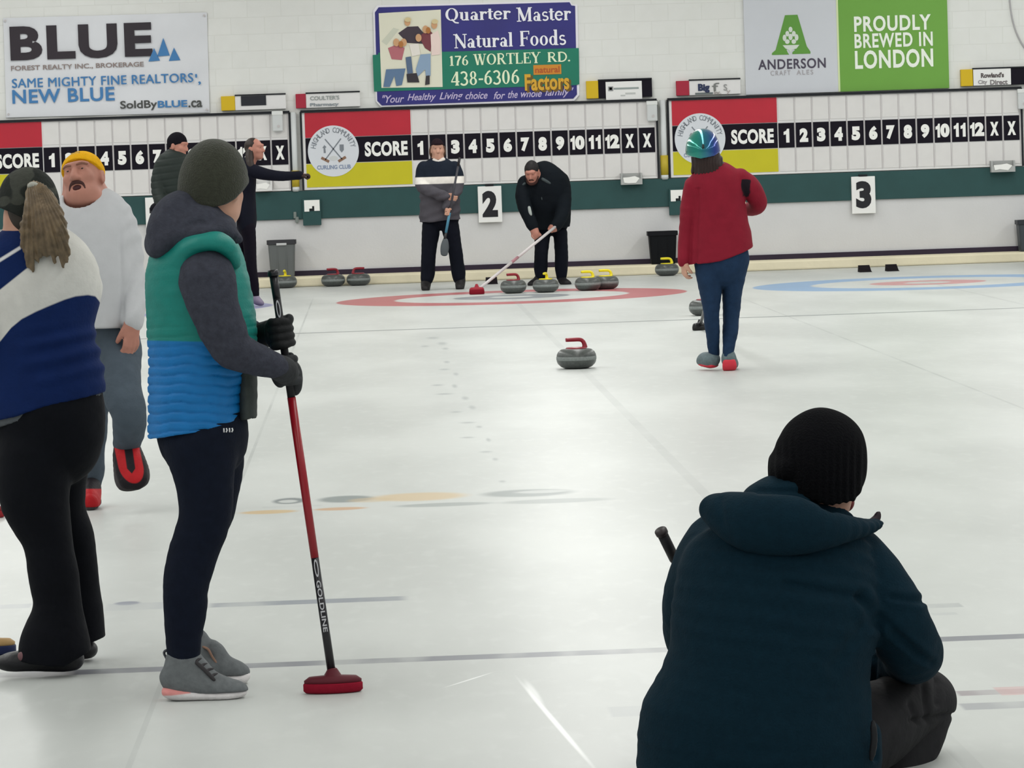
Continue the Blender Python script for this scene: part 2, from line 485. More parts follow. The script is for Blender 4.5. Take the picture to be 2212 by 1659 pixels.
def ice_material():
    m = bpy.data.materials.new('curling_ice')
    m.use_nodes = True
    N = Nodes(m.node_tree)
    b = m.node_tree.nodes['Principled BSDF']
    st = N.vec('MULTIPLY', N.P, (1.0, 0.35, 1.0)).outputs[0]
    big = N.noise(1.1, 6.0, st)
    fine = N.noise(14.0, 5.0, st)
    col = N.mix(N.ramp(big, 0.35, 0.68), lin((190, 193, 190)), lin((204, 207, 204)))
    col = N.mix(N.math('MULTIPLY', N.ramp(fine, 0.5, 0.72), 0.25), col, lin((213, 216, 213)))
    def lay(mask, rgb, k):
        nonlocal col
        col = N.mix(N.math('MULTIPLY', mask, k), col, lin(rgb))
    # scoring rings under the ice
    for cx, cy, outer, inner, r_in in ((1.42, 39.6, (176, 62, 72), (92, 98, 112), 0.22),
                                       (5.78, 39.55, (118, 158, 200), (196, 96, 104), 0.24),
                                       (-2.90, 39.6, (128, 128, 176), (190, 100, 108), 0.24)):
        d = N.vec('LENGTH', N.vec('MULTIPLY_ADD', N.P, (1, 1, 0), (-cx, -cy, 0)).outputs[0]).outputs['Value']
        o1 = N.math('MULTIPLY', N.ramp(d, 1.845, 1.815), N.ramp(d, 1.19, 1.25))
        lay(o1, outer, 0.80)
        i1 = N.math('MULTIPLY', N.ramp(d, 0.625, 0.59), N.ramp(d, r_in-0.03, r_in+0.03))
        lay(i1, inner, 0.62)
    worn = N.ramp(N.noise(0.8, 2.0), 0.30, 0.70, 0.35, 1.0)
    # lines across and along the sheets
    lay(N.bar(-12, 14, 33.05, 33.17), (104, 110, 114), 0.8)
    lay(N.bar(-12, 14, 39.585, 39.615), (120, 126, 128), 0.35)
    lay(N.bar(-12, 14, 41.41, 41.45), (120, 126, 128), 0.35)
    dash = N.ramp(N.noise(5.0, 2.0, N.vec('MULTIPLY', N.P, (1.0, 0.2, 1)).outputs[0]), 0.34, 0.56, 0.45, 1.0)
    lay(N.math('MULTIPLY', N.bar(-12, 14, 11.48, 11.60), dash), (124, 126, 134), 0.95)
    for x, w, k in ((-2.95, 0.02, 0.25), (1.42, 0.028, 0.30), (5.79, 0.022, 0.30), (-0.675, 0.009, 0.5), (3.60, 0.011, 0.45)):
        lay(N.math('MULTIPLY', N.bar(x-w, x+w, 2, 42), worn), (150, 154, 153), k)
    # sponsor marks frozen into the sheet, lines and smudges: pixel centre, half sizes
    def mark(px, py, wx, hy, rgb, k, edge=0.6, rot=0.0):
        p = gnd(px, py)
        sc = FPX/p[1]
        lay(N.blob(p[0], p[1], wx/sc, max(hy*p[1]**2/(FPX*CAMH), 0.01), edge, rot), rgb, k)
    def strip(x0, x1, py, hy, rgb, k):
        p = gnd((x0+x1)/2, py)
        sc = FPX/p[1]
        h = hy*p[1]**2/(FPX*CAMH)
        w = (x1-x0)/2/sc
        lay(N.math('MULTIPLY', N.bar(p[0]-w, p[0]+w, p[1]-h, p[1]+h), dash), rgb, k)
    mark(625, 1082, 44, 8, (116, 124, 126), 0.95); mark(622, 1083, 26, 4, (215, 218, 214), 0.7)
    mark(748, 1078, 74, 9, (132, 140, 140), 0.95)
    mark(905, 1073, 125, 11, (206, 182, 142), 0.8); mark(800, 1080, 60, 6, (200, 178, 140), 0.5)
    mark(1140, 1065, 120, 10, (140, 147, 146), 0.95); mark(1170, 1062, 70, 4, (205, 208, 205), 0.6)
    mark(580, 1106, 75, 5, (200, 172, 126), 0.9); mark(735, 1099, 70, 4, (198, 160, 124), 0.9)
    mark(960, 1090, 130, 5, (160, 166, 164), 0.9); mark(1200, 1082, 145, 6, (160, 166, 164), 0.9)
    strip(440, 890, 1300, 5, (124, 130, 142), 0.8); strip(-20, 70, 1310, 5, (150, 154, 166), 0.6)
    mark(275, 1303, 34, 5, (128, 132, 148), 0.8); strip(225, 360, 1310, 8, (172, 176, 180), 0.6)
    strip(2000, 2080, 1308, 5, (160, 164, 166), 0.7); strip(2010, 2070, 1326, 3, (170, 174, 176), 0.6)
    strip(1310, 1480, 1535, 12, (176, 180, 180), 0.7)
    strip(2060, 2240, 1495, 6, (150, 140, 146), 0.9); strip(2150, 2240, 1492, 10, (206, 150, 150), 0.8)
    strip(2070, 2240, 1524, 8, (160, 162, 166), 0.9)
    strip(560, 700, 1094, 2, (180, 184, 182), 0.5)
    # heel and slider smudges on the path down the sheet
    for i, (px, py, wx, hy) in enumerate(((935, 730, 20, 4), (955, 742, 16, 5), (962, 753, 11, 4), (918, 748, 14, 3), (965, 782, 10, 4),
            (960, 798, 18, 3), (985, 808, 9, 5), (945, 832, 20, 3), (982, 834, 9, 6), (960, 851, 30, 3), (1005, 860, 12, 6),
            (1020, 880, 12, 7), (985, 890, 20, 3), (1010, 913, 26, 3), (1035, 922, 10, 4), (1010, 945, 24, 3), (1055, 950, 8, 6),
            (1050, 976, 22, 3), (1070, 992, 10, 5), (1085, 1040, 12, 4))):
        mark(px, py, wx, hy, (156, 161, 161), 0.75, 0.1)
    # white scratches
    for (a, bq, w, k) in (((1105, 1450), (1310, 1690), 0.012, 0.9), ((945, 1490), (1078, 1448), 0.008, 0.7), ((1130, 1462), (1180, 1540), 0.018, 0.6)):
        p, q = gnd(*a), gnd(*bq)
        c = (p+q)/2
        L = np.linalg.norm(q-p)/2
        lay(N.blob(c[0], c[1], L, w, 0.3, math.atan2(q[1]-p[1], q[0]-p[0])), (252, 253, 252), k)
    m.node_tree.links.new(col, b.inputs['Base Color'])
    b.inputs['Roughness'].default_value = 0.36
    b.inputs['Specular IOR Level'].default_value = 0.13
    bp = N.new('ShaderNodeBump')
    bp.inputs['Strength'].default_value = 0.03
    bp.inputs['Distance'].default_value = 0.004
    N.put(bp.inputs['Height'], N.noise(55.0, 2.0))
    N.put(b.inputs['Normal'], bp.outputs['Normal'])
    return m

def wall_material():
    m = bpy.data.materials.new('painted_block_wall')
    m.use_nodes = True
    N = Nodes(m.node_tree)
    b = m.node_tree.nodes['Principled BSDF']
    sp = N.new('ShaderNodeSeparateXYZ')
    N.put(sp.inputs[0], N.P)
    cb = N.new('ShaderNodeCombineXYZ')
    N.put(cb.inputs[0], sp.outputs[0]); N.put(cb.inputs[1], sp.outputs[2])
    br = N.new('ShaderNodeTexBrick')
    N.put(br.inputs['Vector'], cb.outputs[0])
    br.inputs['Scale'].default_value = 1.0
    br.inputs['Brick Width'].default_value = 0.40
    br.inputs['Row Height'].default_value = 0.20
    br.inputs['Mortar Size'].default_value = 0.006
    br.inputs['Mortar Smooth'].default_value = 0.6
    br.inputs['Color1'].default_value = lin((229, 230, 226))
    br.inputs['Color2'].default_value = lin((226, 227, 223))
    br.inputs['Mortar'].default_value = lin((220, 221, 216))
    f = N.noise(6.0, 5.0)
    col = N.mix(N.math('MULTIPLY', N.ramp(f, 0.35, 0.7), 0.35), br.outputs['Color'], lin((221, 222, 217)))
    N.put(b.inputs['Base Color'], col)
    b.inputs['Roughness'].default_value = 0.75
    bp = N.new('ShaderNodeBump')
    bp.inputs['Strength'].default_value = 0.25
    bp.inputs['Distance'].default_value = 0.003
    bp.invert = True
    N.put(bp.inputs['Height'], br.outputs['Fac'])
    N.put(b.inputs['Normal'], bp.outputs['Normal'])
    return m

M_WHITE = mat('white_board', (226, 225, 224), 0.5)
M_CARD = mat('card_white', (222, 220, 218), 0.6, var=0.02, vscale=9)
M_GAP = mat('gap_grey', (196, 192, 192), 0.7)
M_BLACK = mat('board_black', (22, 18, 29), 0.55, spec=0.12)
M_RED = mat('board_red', (186, 36, 54), 0.35, var=0.05, vscale=3)
M_YEL = mat('board_yellow', (200, 192, 28), 0.45, var=0.03, vscale=4)
M_FRAME = mat('dark_frame', (36, 38, 42), 0.5, spec=0.15)
M_GREEN = mat('band_green', (40, 76, 76), 0.6, var=0.06, vscale=5)
M_LWALL = mat('lower_wall_paint', (212, 212, 213), 0.7, var=0.02, vscale=3, bump=0.15, bscale=40)
M_STRIP = mat('kick_strip', (42, 30, 50), 0.6)
M_CREAM = mat('cream_ledge', (226, 217, 190), 0.8, var=0.08, vscale=2.2, bump=0.3, bscale=14)
M_PLASTIC = mat('clear_plastic', (205, 208, 208), 0.35)

def structure(o):
    o['kind'] = 'structure'
    return o

def build_hall():
    structure(mk('floor', [(-16, -6, 0), (18, -6, 0), (18, 45.4, 0), (-16, 45.4, 0)], [(0, 1, 2, 3)], ice_material()))
    structure(box('wall_back', -16, 18, WY, WY+0.25, 0, 5.6, wall_material()))
    structure(box('ceiling', -16, 18, -6, 45.6, 5.6, 5.75, mat('ceiling_white', (225, 225, 222), 0.9, var=0.02, vscale=1)))
    # lower wall facing, green rail, dark kick strip, cream ledge
    structure(box('trim_1', -16, 18, WY-0.02, WY, 0.12, 0.80, M_LWALL, bev=0.004))
    structure(box('trim_2', -16, 18, WY-0.05, WY, 0.79, 1.125, M_GREEN, bev=0.006))
    structure(box('baseboard_back', -16, 18, WY-0.05, WY, 0.11, 0.175, M_STRIP, bev=0.004))
    structure(box('trim_3', -16, 18, 44.78, WY, 0.0, 0.115, M_CREAM, bev=0.02))

NUMS = ['1', '2', '3', '4', '5', '6', '7', '8', '9', '10', '11', '12', 'X', 'X']
M_LOGO = mat('logo_disc_white', (216, 220, 226), 0.6)
M_LOGOTXT = mat('logo_grey', (128, 134, 142), 0.7)
M_LOGOBLUE = mat('logo_blue_grey', (134, 148, 176), 0.7)
M_LOGOBRN = mat('logo_brown', (140, 108, 88), 0.7)
M_TXT = mat('letter_white', (244, 244, 240), 0.5)
M_BOLDTXT = mat('sign_black_letter', (28, 28, 34), 0.5)

def bar_poly(x0, z0, x1, z1, w):
    d = np.array([x1-x0, z1-z0]); L = np.linalg.norm(d); n = np.array([-d[1], d[0]])/L*w/2
    a, b2 = np.array([x0, z0]), np.array([x1, z1])
    return [tuple(a-n), tuple(b2-n), tuple(b2+n), tuple(a+n)]

def scoreboard(X0, label):
    """left edge X0 on the wall; 4.215 m wide, from z 1.135 to 2.065."""
    zb, zt, wd = 1.133, 2.062, 4.215
    y = WY-0.05
    t = thing('scoreboard', label, 'scoreboard', (X0+wd/2, WY, zb), 'scoreboards along the end wall')
    box('backing_board', X0, X0+wd, y, WY, zb, zt, M_WHITE, t, 0.003)
    fr = bmesh.new()
    box_bm(fr, X0-0.012, X0+wd+0.012, y-0.03, WY, zt-0.012, zt+0.018)
    box_bm(fr, X0-0.022, X0, y-0.012, WY, zb, zt)
    box_bm(fr, X0+wd, X0+wd+0.022, y-0.012, WY, zb, zt)
    from_bm(fr, 'frame', M_FRAME, t)
    z1, z2 = 1.445, 1.745      # black row
    xl = X0+0.035
    xd = X0+1.29               # end of coloured block
    box('red_panel', xl, xd, y-0.008, y, z2+0.006, zt-0.015, M_RED, t)
    box('black_panel', xl, xd, y-0.006, y, z1, z2, M_BLACK, t)
    box('yellow_panel', xl, xd, y-0.008, y, zb+0.03, z1-0.008, M_YEL, t)
    cx, cz, r = X0+0.362, 1.585, 0.303
    lg = plate('logo_disc', disc(cx, cz, r, n=64), y-0.008, 0.006, M_LOGO, t)
    # words around the disc
    yy = y-0.0165
    word = 'HIGHLAND COMMUNITY'
    n = len(word)
    allv, allf = [], []
    for i, ch in enumerate(word):
        if ch == ' ':
            mk('lettering', allv, allf, M_LOGOTXT, lg)
            allv, allf = [], []
            continue
        a = math.radians(168-156*i/(n-1))
        co, fs = text_bits(ch, 0.0 if ch == 'M' else 0.01)
        lo, hi = co.min(0), co.max(0)
        wch = 0.016 if ch == 'I' else 0.040
        q = (co-lo)/(hi-lo)-0.5
        u, v = q[:, 0]*wch, q[:, 1]*0.062
        rr = 0.240
        th = a-math.pi/2
        base = len(allv)
        for uu, vv in zip(u, v):
            allv.append((cx+rr*math.cos(a)+uu*math.cos(th)-vv*math.sin(th), yy, cz+0.01+rr*math.sin(a)+uu*math.sin(th)+vv*math.cos(th)))
        allf += [tuple(base+k for k in f) for f in fs]
    mk('lettering', allv, allf, M_LOGOTXT, lg)
    letter('CURLING CLUB', cx-0.20, cx+0.20, cz-0.215, cz-0.165, yy, M_LOGOBLUE, lg, 0.03)
    for s in (-1, 1):
        plate('emblem_broom', bar_poly(cx-s*0.095, cz+0.145, cx+s*0.10, cz-0.10, 0.014), y-0.0145, 0.002, M_LOGOTXT, lg)
        plate('emblem_brush', bar_poly(cx+s*0.055, cz-0.125, cx+s*0.145, cz-0.075, 0.032), y-0.0145, 0.002, M_LOGOBRN, lg)
    plate('emblem_shield', [(cx+0.075, cz+0.075), (cx+0.075, cz+0.01), (cx+0.10, cz-0.02), (cx+0.125, cz+0.01), (cx+0.125, cz+0.075)], y-0.0145, 0.002, M_LOGOTXT, lg)
    plate('emblem_thistle', [(cx-0.13, cz+0.04), (cx-0.105, cz+0.075), (cx-0.08, cz+0.05), (cx-0.095, cz+0.04), (cx-0.09, cz-0.02), (cx-0.115, cz-0.02), (cx-0.115, cz+0.04)], y-0.0145, 0.002, M_LOGOTXT, lg)
    plate('emblem_stone', disc(cx, cz-0.085, 0.05, 0.028, 24), y-0.0145, 0.002, M_PLASTIC, lg)
    letter('SCORE', X0+0.735, X0+1.245, z1+0.06, z2-0.065, y-0.0075, M_TXT, t, 0.045, space=1.08)
    # fourteen columns of hooks: white card, numbered plate, white card
    pit = (wd-1.305)/14.0
    for i in range(14):
        x0 = X0+1.30+i*pit
        box('gap_strip', x0+pit-0.016, x0+pit-0.002, y-0.004, y, zb+0.02, zt-0.02, M_GAP, t)
        box('score_card', x0+0.006, x0+pit-0.017, y-0.006, y, z2+0.025, zt-0.02, M_CARD, t, 0.002)
        box('score_card', x0+0.006, x0+pit-0.017, y-0.006, y, zb+0.03, z1-0.015, M_CARD, t, 0.002)
        pl = box('number_plate', x0+0.003, x0+pit-0.017, y-0.010, y, z1, z2-0.006, M_BLACK, t, 0.002)
        c = x0+0.5*(pit-0.014)
        dz = (z1+0.06, z2-0.075, y-0.0115, M_TXT, pl)
        if NUMS[i] in ('10', '12'):
            letter('1', c-0.083, c-0.030, *dz, name='numeral')
            letter(NUMS[i][1], c-0.026, c+0.085, *dz, 0.07, name='numeral')
        elif NUMS[i] == '11':
            letter('1', c-0.072, c-0.012, *dz, name='numeral')
            letter('1', c+0.010, c+0.070, *dz, name='numeral')
        else:
            hw = 0.034 if NUMS[i] == '1' else 0.051
            letter(NUMS[i], c-hw, c+hw, *dz, 0.075, name='numeral')
    return t

def number_sign(px, py0, py1, txt, label):
    x0, x1, z0, z1 = WR(px-25.5, px+25.5, py0, py1)
    t = thing('sheet_number_sign', label, 'sign', ((x0+x1)/2, WY-0.05, z0), 'sheet number signs on the green rail')
    box('sign_board', x0, x1, WY-0.085, WY-0.05, z0, z1, mat('sign_white', (240, 240, 238), 0.5), t, 0.004)
    cx = (x0+x1)/2
    letter(txt, cx-0.092, cx+0.092 if txt != '1' else cx+0.03, z0+0.062, z1-0.055, WY-0.0865, M_BOLDTXT, t, 0.06, name='numeral')
    box('hook', cx-0.05, cx+0.05, WY-0.09, WY-0.05, z1, z1+0.022, M_FRAME, t)

def blue_banner():
    y = WY
    p = [W(7, 39), W(447, 27), W(453, 243), W(14, 254)]
    n, mm = 24, 14
    vs, fs = [], []
    rnd = random.Random(3)
    for j in range(mm+1):
        for i in range(n+1):
            u, v = i/n, j/mm
            a = np.array(p[0])*(1-u)+np.array(p[1])*u
            b2 = np.array(p[3])*(1-u)+np.array(p[2])*u
            q = a*(1-v)+b2*v
            wob = 0.006*math.sin(u*19+v*4)+0.005*math.sin(v*17+u*3)
            vs.append((q[0], y-0.018+wob, q[1]))
    for j in range(mm):
        for i in range(n):
            k = j*(n+1)+i
            fs.append((k, k+n+1, k+n+2, k+1))
    nv = len(vs)
    vs += [(a, b2+0.004, c) for a, b2, c in vs]
    fs += [tuple(nv+k for k in reversed(f)) for f in fs]
    t = thing('banner', 'large white vinyl banner reading BLUE above the left scoreboard', 'banner', (W(230, 250)[0], WY, W(230, 250)[1]))
    mk('vinyl_sheet', vs, fs, mat('banner_vinyl', (218, 220, 224), 0.45, var=0.015, vscale=5), t, True)
    yy = y-0.034
    dark = mat('banner_dark', (44, 36, 44), 0.5)
    blue = mat('banner_blue', (66, 124, 178), 0.5)
    grey = mat('banner_grey', (140, 126, 122), 0.5)
    def L(s, xl, xr, yt, yb, m, b, **k):
        x0, x1, z0, z1 = WR(xl, xr, yt, yb)
        # follow the slight slope the print has
        return letter(s, x0, x1, z0, z1, yy, m, t, b, **k)
    L('BLUE', 22, 329, 53, 127, dark, 0.04, space=1.13)
    L('FOREST REALTY INC., BROKERAGE', 24, 311, 138, 150, grey, 0.02)
    L('SAME MIGHTY FINE REALTORS', 26, 418, 164, 184, blue, 0.025, space=1.06)
    L("',", 422, 434, 160, 184, blue, 0.02)
    L('NEW BLUE', 27, 248, 191, 221, blue, 0.022, space=1.06)
    L('SoldBy', 260, 340, 217, 239, mat('banner_charcoal', (70, 72, 70), 0.5), 0.02)
    L('BLUE', 341, 405, 217, 232, blue, 0.03)
    L('.ca', 407, 437, 217, 232, mat('banner_charcoal', (70, 72, 70), 0.5), 0.02)
    for tri in (((321, 133), (346, 131), (333, 104)), ((340, 122), (367, 120), (353, 82)), ((365, 132), (390, 130), (376, 103))):
        plate('emblem_tree', [W(*q) for q in tri], yy+0.002, 0.003, blue, t)
    for c in ((12, 45), (441, 34), (447, 237), (19, 247)):
        x, z = W(*c)
        plate('grommet', disc(x, z, 0.014, n=16), yy+0.004, 0.004, M_GAP, t)


def food_sign():
    y = WY
    t = thing('sponsor_sign', 'blue and green Quarter Master Natural Foods sign with family picture', 'sign', (W(1028, 225)[0], WY, W(1028, 225)[1]))
    def poly(pts):
        return [W(*p) for p in pts]
    white = mat('sign_edge_white', (236, 234, 240), 0.5)
    navy = mat('sign_navy', (46, 44, 120), 0.4, var=0.08, vscale=3)
    teal = mat('sign_green', (22, 120, 96), 0.4, var=0.06, vscale=3)
    plate('edge', poly([(806, 24), (814, 12), (1232, 2), (1236, 10), (1247, 10), (1251, 205), (1240, 218), (823, 231), (812, 219)]), y, 0.03, white, t)
    plate('main_panel', poly([(810, 27), (818, 16), (1230, 5), (1234, 12), (1242, 13), (1246, 204), (1238, 213), (825, 228), (815, 218)]), y-0.03, 0.006, navy, t)
    plate('green_band', poly([(805, 119), (817, 118), (817, 114), (950, 112), (962, 112), (1250, 104), (1251, 182), (1243, 184), (808, 198)]), y-0.036, 0.006, teal, t)
    pic = plate('picture', poly([(818, 29), (952, 21), (956, 188), (824, 190)]), y-0.042, 0.004, mat('picture_pale', (226, 224, 204), 0.5), t)
    yy = y-0.046
    sk = mat('picture_skin', (222, 178, 140), 0.6)
    lv = [0]
    def blob(c, rx, ry, rgb, nm):
        x, z = W(*c)
        lv[0] += 1
        plate('picture_figure', disc(x, z, rx/181, ry/181, 20), yy-0.0012*lv[0], 0.001, mat('picture_'+nm, rgb, 0.6), pic)
    def quad(pts, rgb, nm):
        lv[0] += 1
        plate('picture_figure', poly(pts), yy-0.0012*lv[0], 0.001, mat('picture_'+nm, rgb, 0.6), pic)
    quad([(824, 90), (850, 60), (862, 64), (835, 98)], (206, 208, 190), 'step')
    quad([(860, 72), (880, 58), (903, 57), (918, 76), (915, 95), (880, 93)], (66, 56, 66), 'dark')
    quad([(838, 104), (858, 96), (874, 104), (868, 130), (846, 128)], (182, 108, 116), 'rose')
    quad([(905, 80), (925, 62), (934, 72), (930, 112), (918, 104)], (122, 62, 70), 'wine')
    quad([(930, 75), (946, 66), (952, 90), (950, 118), (932, 120)], (236, 214, 206), 'blush')
    quad([(884, 96), (904, 94), (908, 118), (890, 122)], (232, 226, 218), 'cream')
    quad([(834, 150), (876, 148), (868, 184), (856, 186), (852, 164), (842, 188), (828, 188)], (96, 122, 154), 'denim')
    quad([(908, 118), (930, 116), (930, 164), (920, 166), (918, 150), (902, 166), (898, 150)], (140, 164, 190), 'jean')
    quad([(876, 124), (888, 122), (892, 158), (880, 160)], (88, 108, 136), 'blue')
    quad([(878, 160), (900, 158), (906, 178), (880, 178)], (52, 48, 54), 'shoe')
    quad([(920, 164), (928, 163), (928, 182), (918, 184)], (58, 54, 58), 'boot')
    for c in ((880, 48), (919, 64), (938, 54), (856, 92), (872, 92), (904, 82)):
        blob(c, 6.5, 8.5, (206, 160, 118), 'face')
    for c in ((881, 43), (939, 47)):
        blob(c, 7, 5, (214, 196, 150), 'fair')
    for c in ((866, 96), (925, 66)):
        blob(c, 5, 7, (176, 116, 60), 'auburn')
    yt = y-0.0445
    ww = mat('sign_letter', (240, 240, 246), 0.5)
    cream = mat('sign_letter_cream', (230, 240, 206), 0.5)
    def L(s, xl, xr, yt0, yb0, m, **k):
        x0, x1, z0, z1 = WR(xl, xr, yt0, yb0)
        return serif_text(s, x0, x1, z0, z1, yt, m, t, **k)
    L('Quarter', 962, 1103, 16, 50, ww)
    L('Master', 1115, 1233, 14, 46, ww)
    L('Natural', 979, 1107, 71, 104, ww)
    L('Foods', 1122, 1222, 65, 99, ww)
    L('176', 971, 1011, 120, 142, cream)
    L('WORTLEY', 1022, 1168, 114, 139, cream)
    L('RD.', 1182, 1231, 112, 134, cream)
    L('438-6306', 974, 1121, 152, 184, cream)
    gold = mat('sign_gold', (214, 164, 48), 0.5)
    orange = mat('sign_orange', (206, 136, 44), 0.5)
    x0, x1, z0, z1 = WR(1152, 1212, 140, 161)
    box('logo_block', x0, x1, yt-0.004, yt+0.003, z0, z1, orange, t)
    letter('natural', x0+0.02, x1-0.02, z0+0.02, z1-0.02, yt-0.006, mat('sign_rust', (176, 84, 40), 0.5), t, 0.02)
    x0, x1, z0, z1 = WR(1137, 1234, 162, 199)
    letter('Factors', x0, x1, z0, z1, yt-0.002, mat('sign_shadow_brown', (110, 84, 30), 0.5), t, 0.05, space=1.05)
    x0, x1, z0, z1 = WR(1133, 1229, 159, 195)
    letter('Factors', x0, x1, z0, z1, yt-0.006, gold, t, 0.03, space=1.05)
    lil = mat('sign_lilac', (196, 184, 214), 0.5)
    for s, xl, xr, a, b2 in (('"Your', 826, 873, 205, 222), ('Healthy', 880, 942, 202, 221), ('Living', 949, 1000, 199, 219), ('choice', 1005, 1053, 198, 214),
                         ('for', 1066, 1091, 198, 214), ('the', 1097, 1118, 196, 212), ('whole', 1125, 1170, 194, 210), ('family"', 1177, 1239, 190, 211)):
        x0, x1, z0, z1 = WR(xl, xr, a, b2)
        letter(s, x0, x1, z0, z1, yt+0.007, lil, t, 0.012, shear=0.35)
def brewery_banner():
    t = thing('sponsor_banner', 'grey and green ANDERSON banner reading PROUDLY BREWED IN LONDON above the right scoreboard', 'banner', (W(1825, 205)[0], WY, W(1825, 205)[1]))
    grey = mat('banner_pale_grey', (206, 209, 215), 0.5, var=0.012, vscale=4)
    gr = mat('banner_green', (110, 164, 66), 0.45, var=0.02, vscale=3)
    zt = 3.75
    x0, z0 = W(1611, 206); x1, _ = W(1813, 203); x2, z2 = W(2050, 195)
    box('grey_panel', x0, x1, WY-0.03, WY-0.003, 2.09, zt, grey, t)
    box('green_panel', x1, x2, WY-0.03, WY-0.003, 2.09, zt, gr, t)
    box('divider', x1-0.012, x1+0.010, WY-0.034, WY-0.003, 2.09, zt, mat('banner_divider', (214, 226, 176), 0.5), t)
    y = WY-0.032
    A = [(1695, 33), (1722, 32), (1742, 100), (1750, 112), (1750, 116), (1711, 117), (1711, 113), (1717, 108), (1712, 106), (1698, 107), (1701, 114), (1704, 118), (1667, 119), (1667, 115), (1675, 108)]
    plate('emblem_letter', [W(*p) for p in A], y+0.002, 0.004, mat('emblem_green', (96, 152, 62), 0.5), t)
    pale = mat('emblem_pale', (214, 222, 212), 0.5)
    for c, rx, ry, rot in (((1707, 64), 4.2, 6, 0), ((1700, 73), 4.2, 6, 0), ((1714, 73), 4.2, 6, 0), ((1694, 82), 4, 7, 0), ((1720, 81), 4, 7, 0), ((1707, 80), 4.4, 7, 0), ((1700, 90), 5, 5, 0), ((1714, 90), 5, 5, 0)):
        x, z = W(*c)
        plate('emblem_hop', disc(x, z, rx/181, ry/181, 16), y-0.002, 0.002, pale, t)
    plate('emblem_hop', [W(*p) for p in ((1690, 98), (1726, 97), (1720, 105), (1710, 108), (1707, 114), (1704, 108), (1696, 105))], y-0.002, 0.002, pale, t)
    ink = mat('banner_ink', (74, 68, 84), 0.5)
    def L(s, xl, xr, yt, yb, m, b, **k):
        a, b2, c, d = WR(xl, xr, yt, yb)
        letter(s, a, b2, c, d, y-0.002, m, t, b, **k)
    L('ANDERSON', 1637, 1783, 127, 149, ink, 0.02, space=1.1)
    L('CRAFT', 1664, 1707, 152.5, 163, mat('banner_faint', (168, 164, 168), 0.5), 0.01, space=1.3)
    L('ALES', 1720, 1756, 151, 161.5, mat('banner_faint', (168, 164, 168), 0.5), 0.01, space=1.3)
    wt = mat('banner_white', (240, 246, 234), 0.5)
    L('PROUDLY', 1844, 2010, 33, 67, wt, 0.03, space=1.12)
    L('BREWED IN', 1845, 2014, 71, 102, wt, 0.025, space=1.12)
    L('LONDON', 1846, 2015, 107, 147, wt, 0.03, space=1.10)

def plaque(xl, xr, yt, yb, xs, colour, dark, panel, label, words=()):
    x0, x1, z0, z1 = WR(xl, xr, yt, yb)
    z0 = max(z0, 2.105)
    t = thing('sponsor_plaque', label, 'plaque', ((x0+x1)/2, WY, z0), 'plaques on top of the scoreboards')
    xm = W(xs, (yt+yb)/2)[0]
    box('colour_block', x0, xm, WY-0.06, WY, z0, z1, colour, t, 0.006)
    box('board', xm, x1, WY-0.05, WY, z0, z1, M_BLACK if dark else M_WHITE, t, 0.004)
    box('top_edge', xm, x1, WY-0.062, WY-0.01, z1-0.002, z1+0.014, M_FRAME, t)
    if panel:
        a, b, c, d = WR(*panel)
        box('label_panel', a, b, WY-0.056, WY-0.05, c, d, mat('label_white', (234, 234, 232), 0.5), t)
    for w in words:
        if w[0] == 'bar':
            a, b, c, d = WR(*w[1])
            box('mark', a, b, WY-0.0585, WY-0.05, c, d, mat('ink_%d_%d_%d' % w[2], w[2], 0.6), t)
        else:
            a, b, c, d = WR(*w[1])
            letter(w[0], a, b, c, d, WY-0.0585, mat('ink_%d_%d_%d' % w[2], w[2], 0.6), t, w[3])

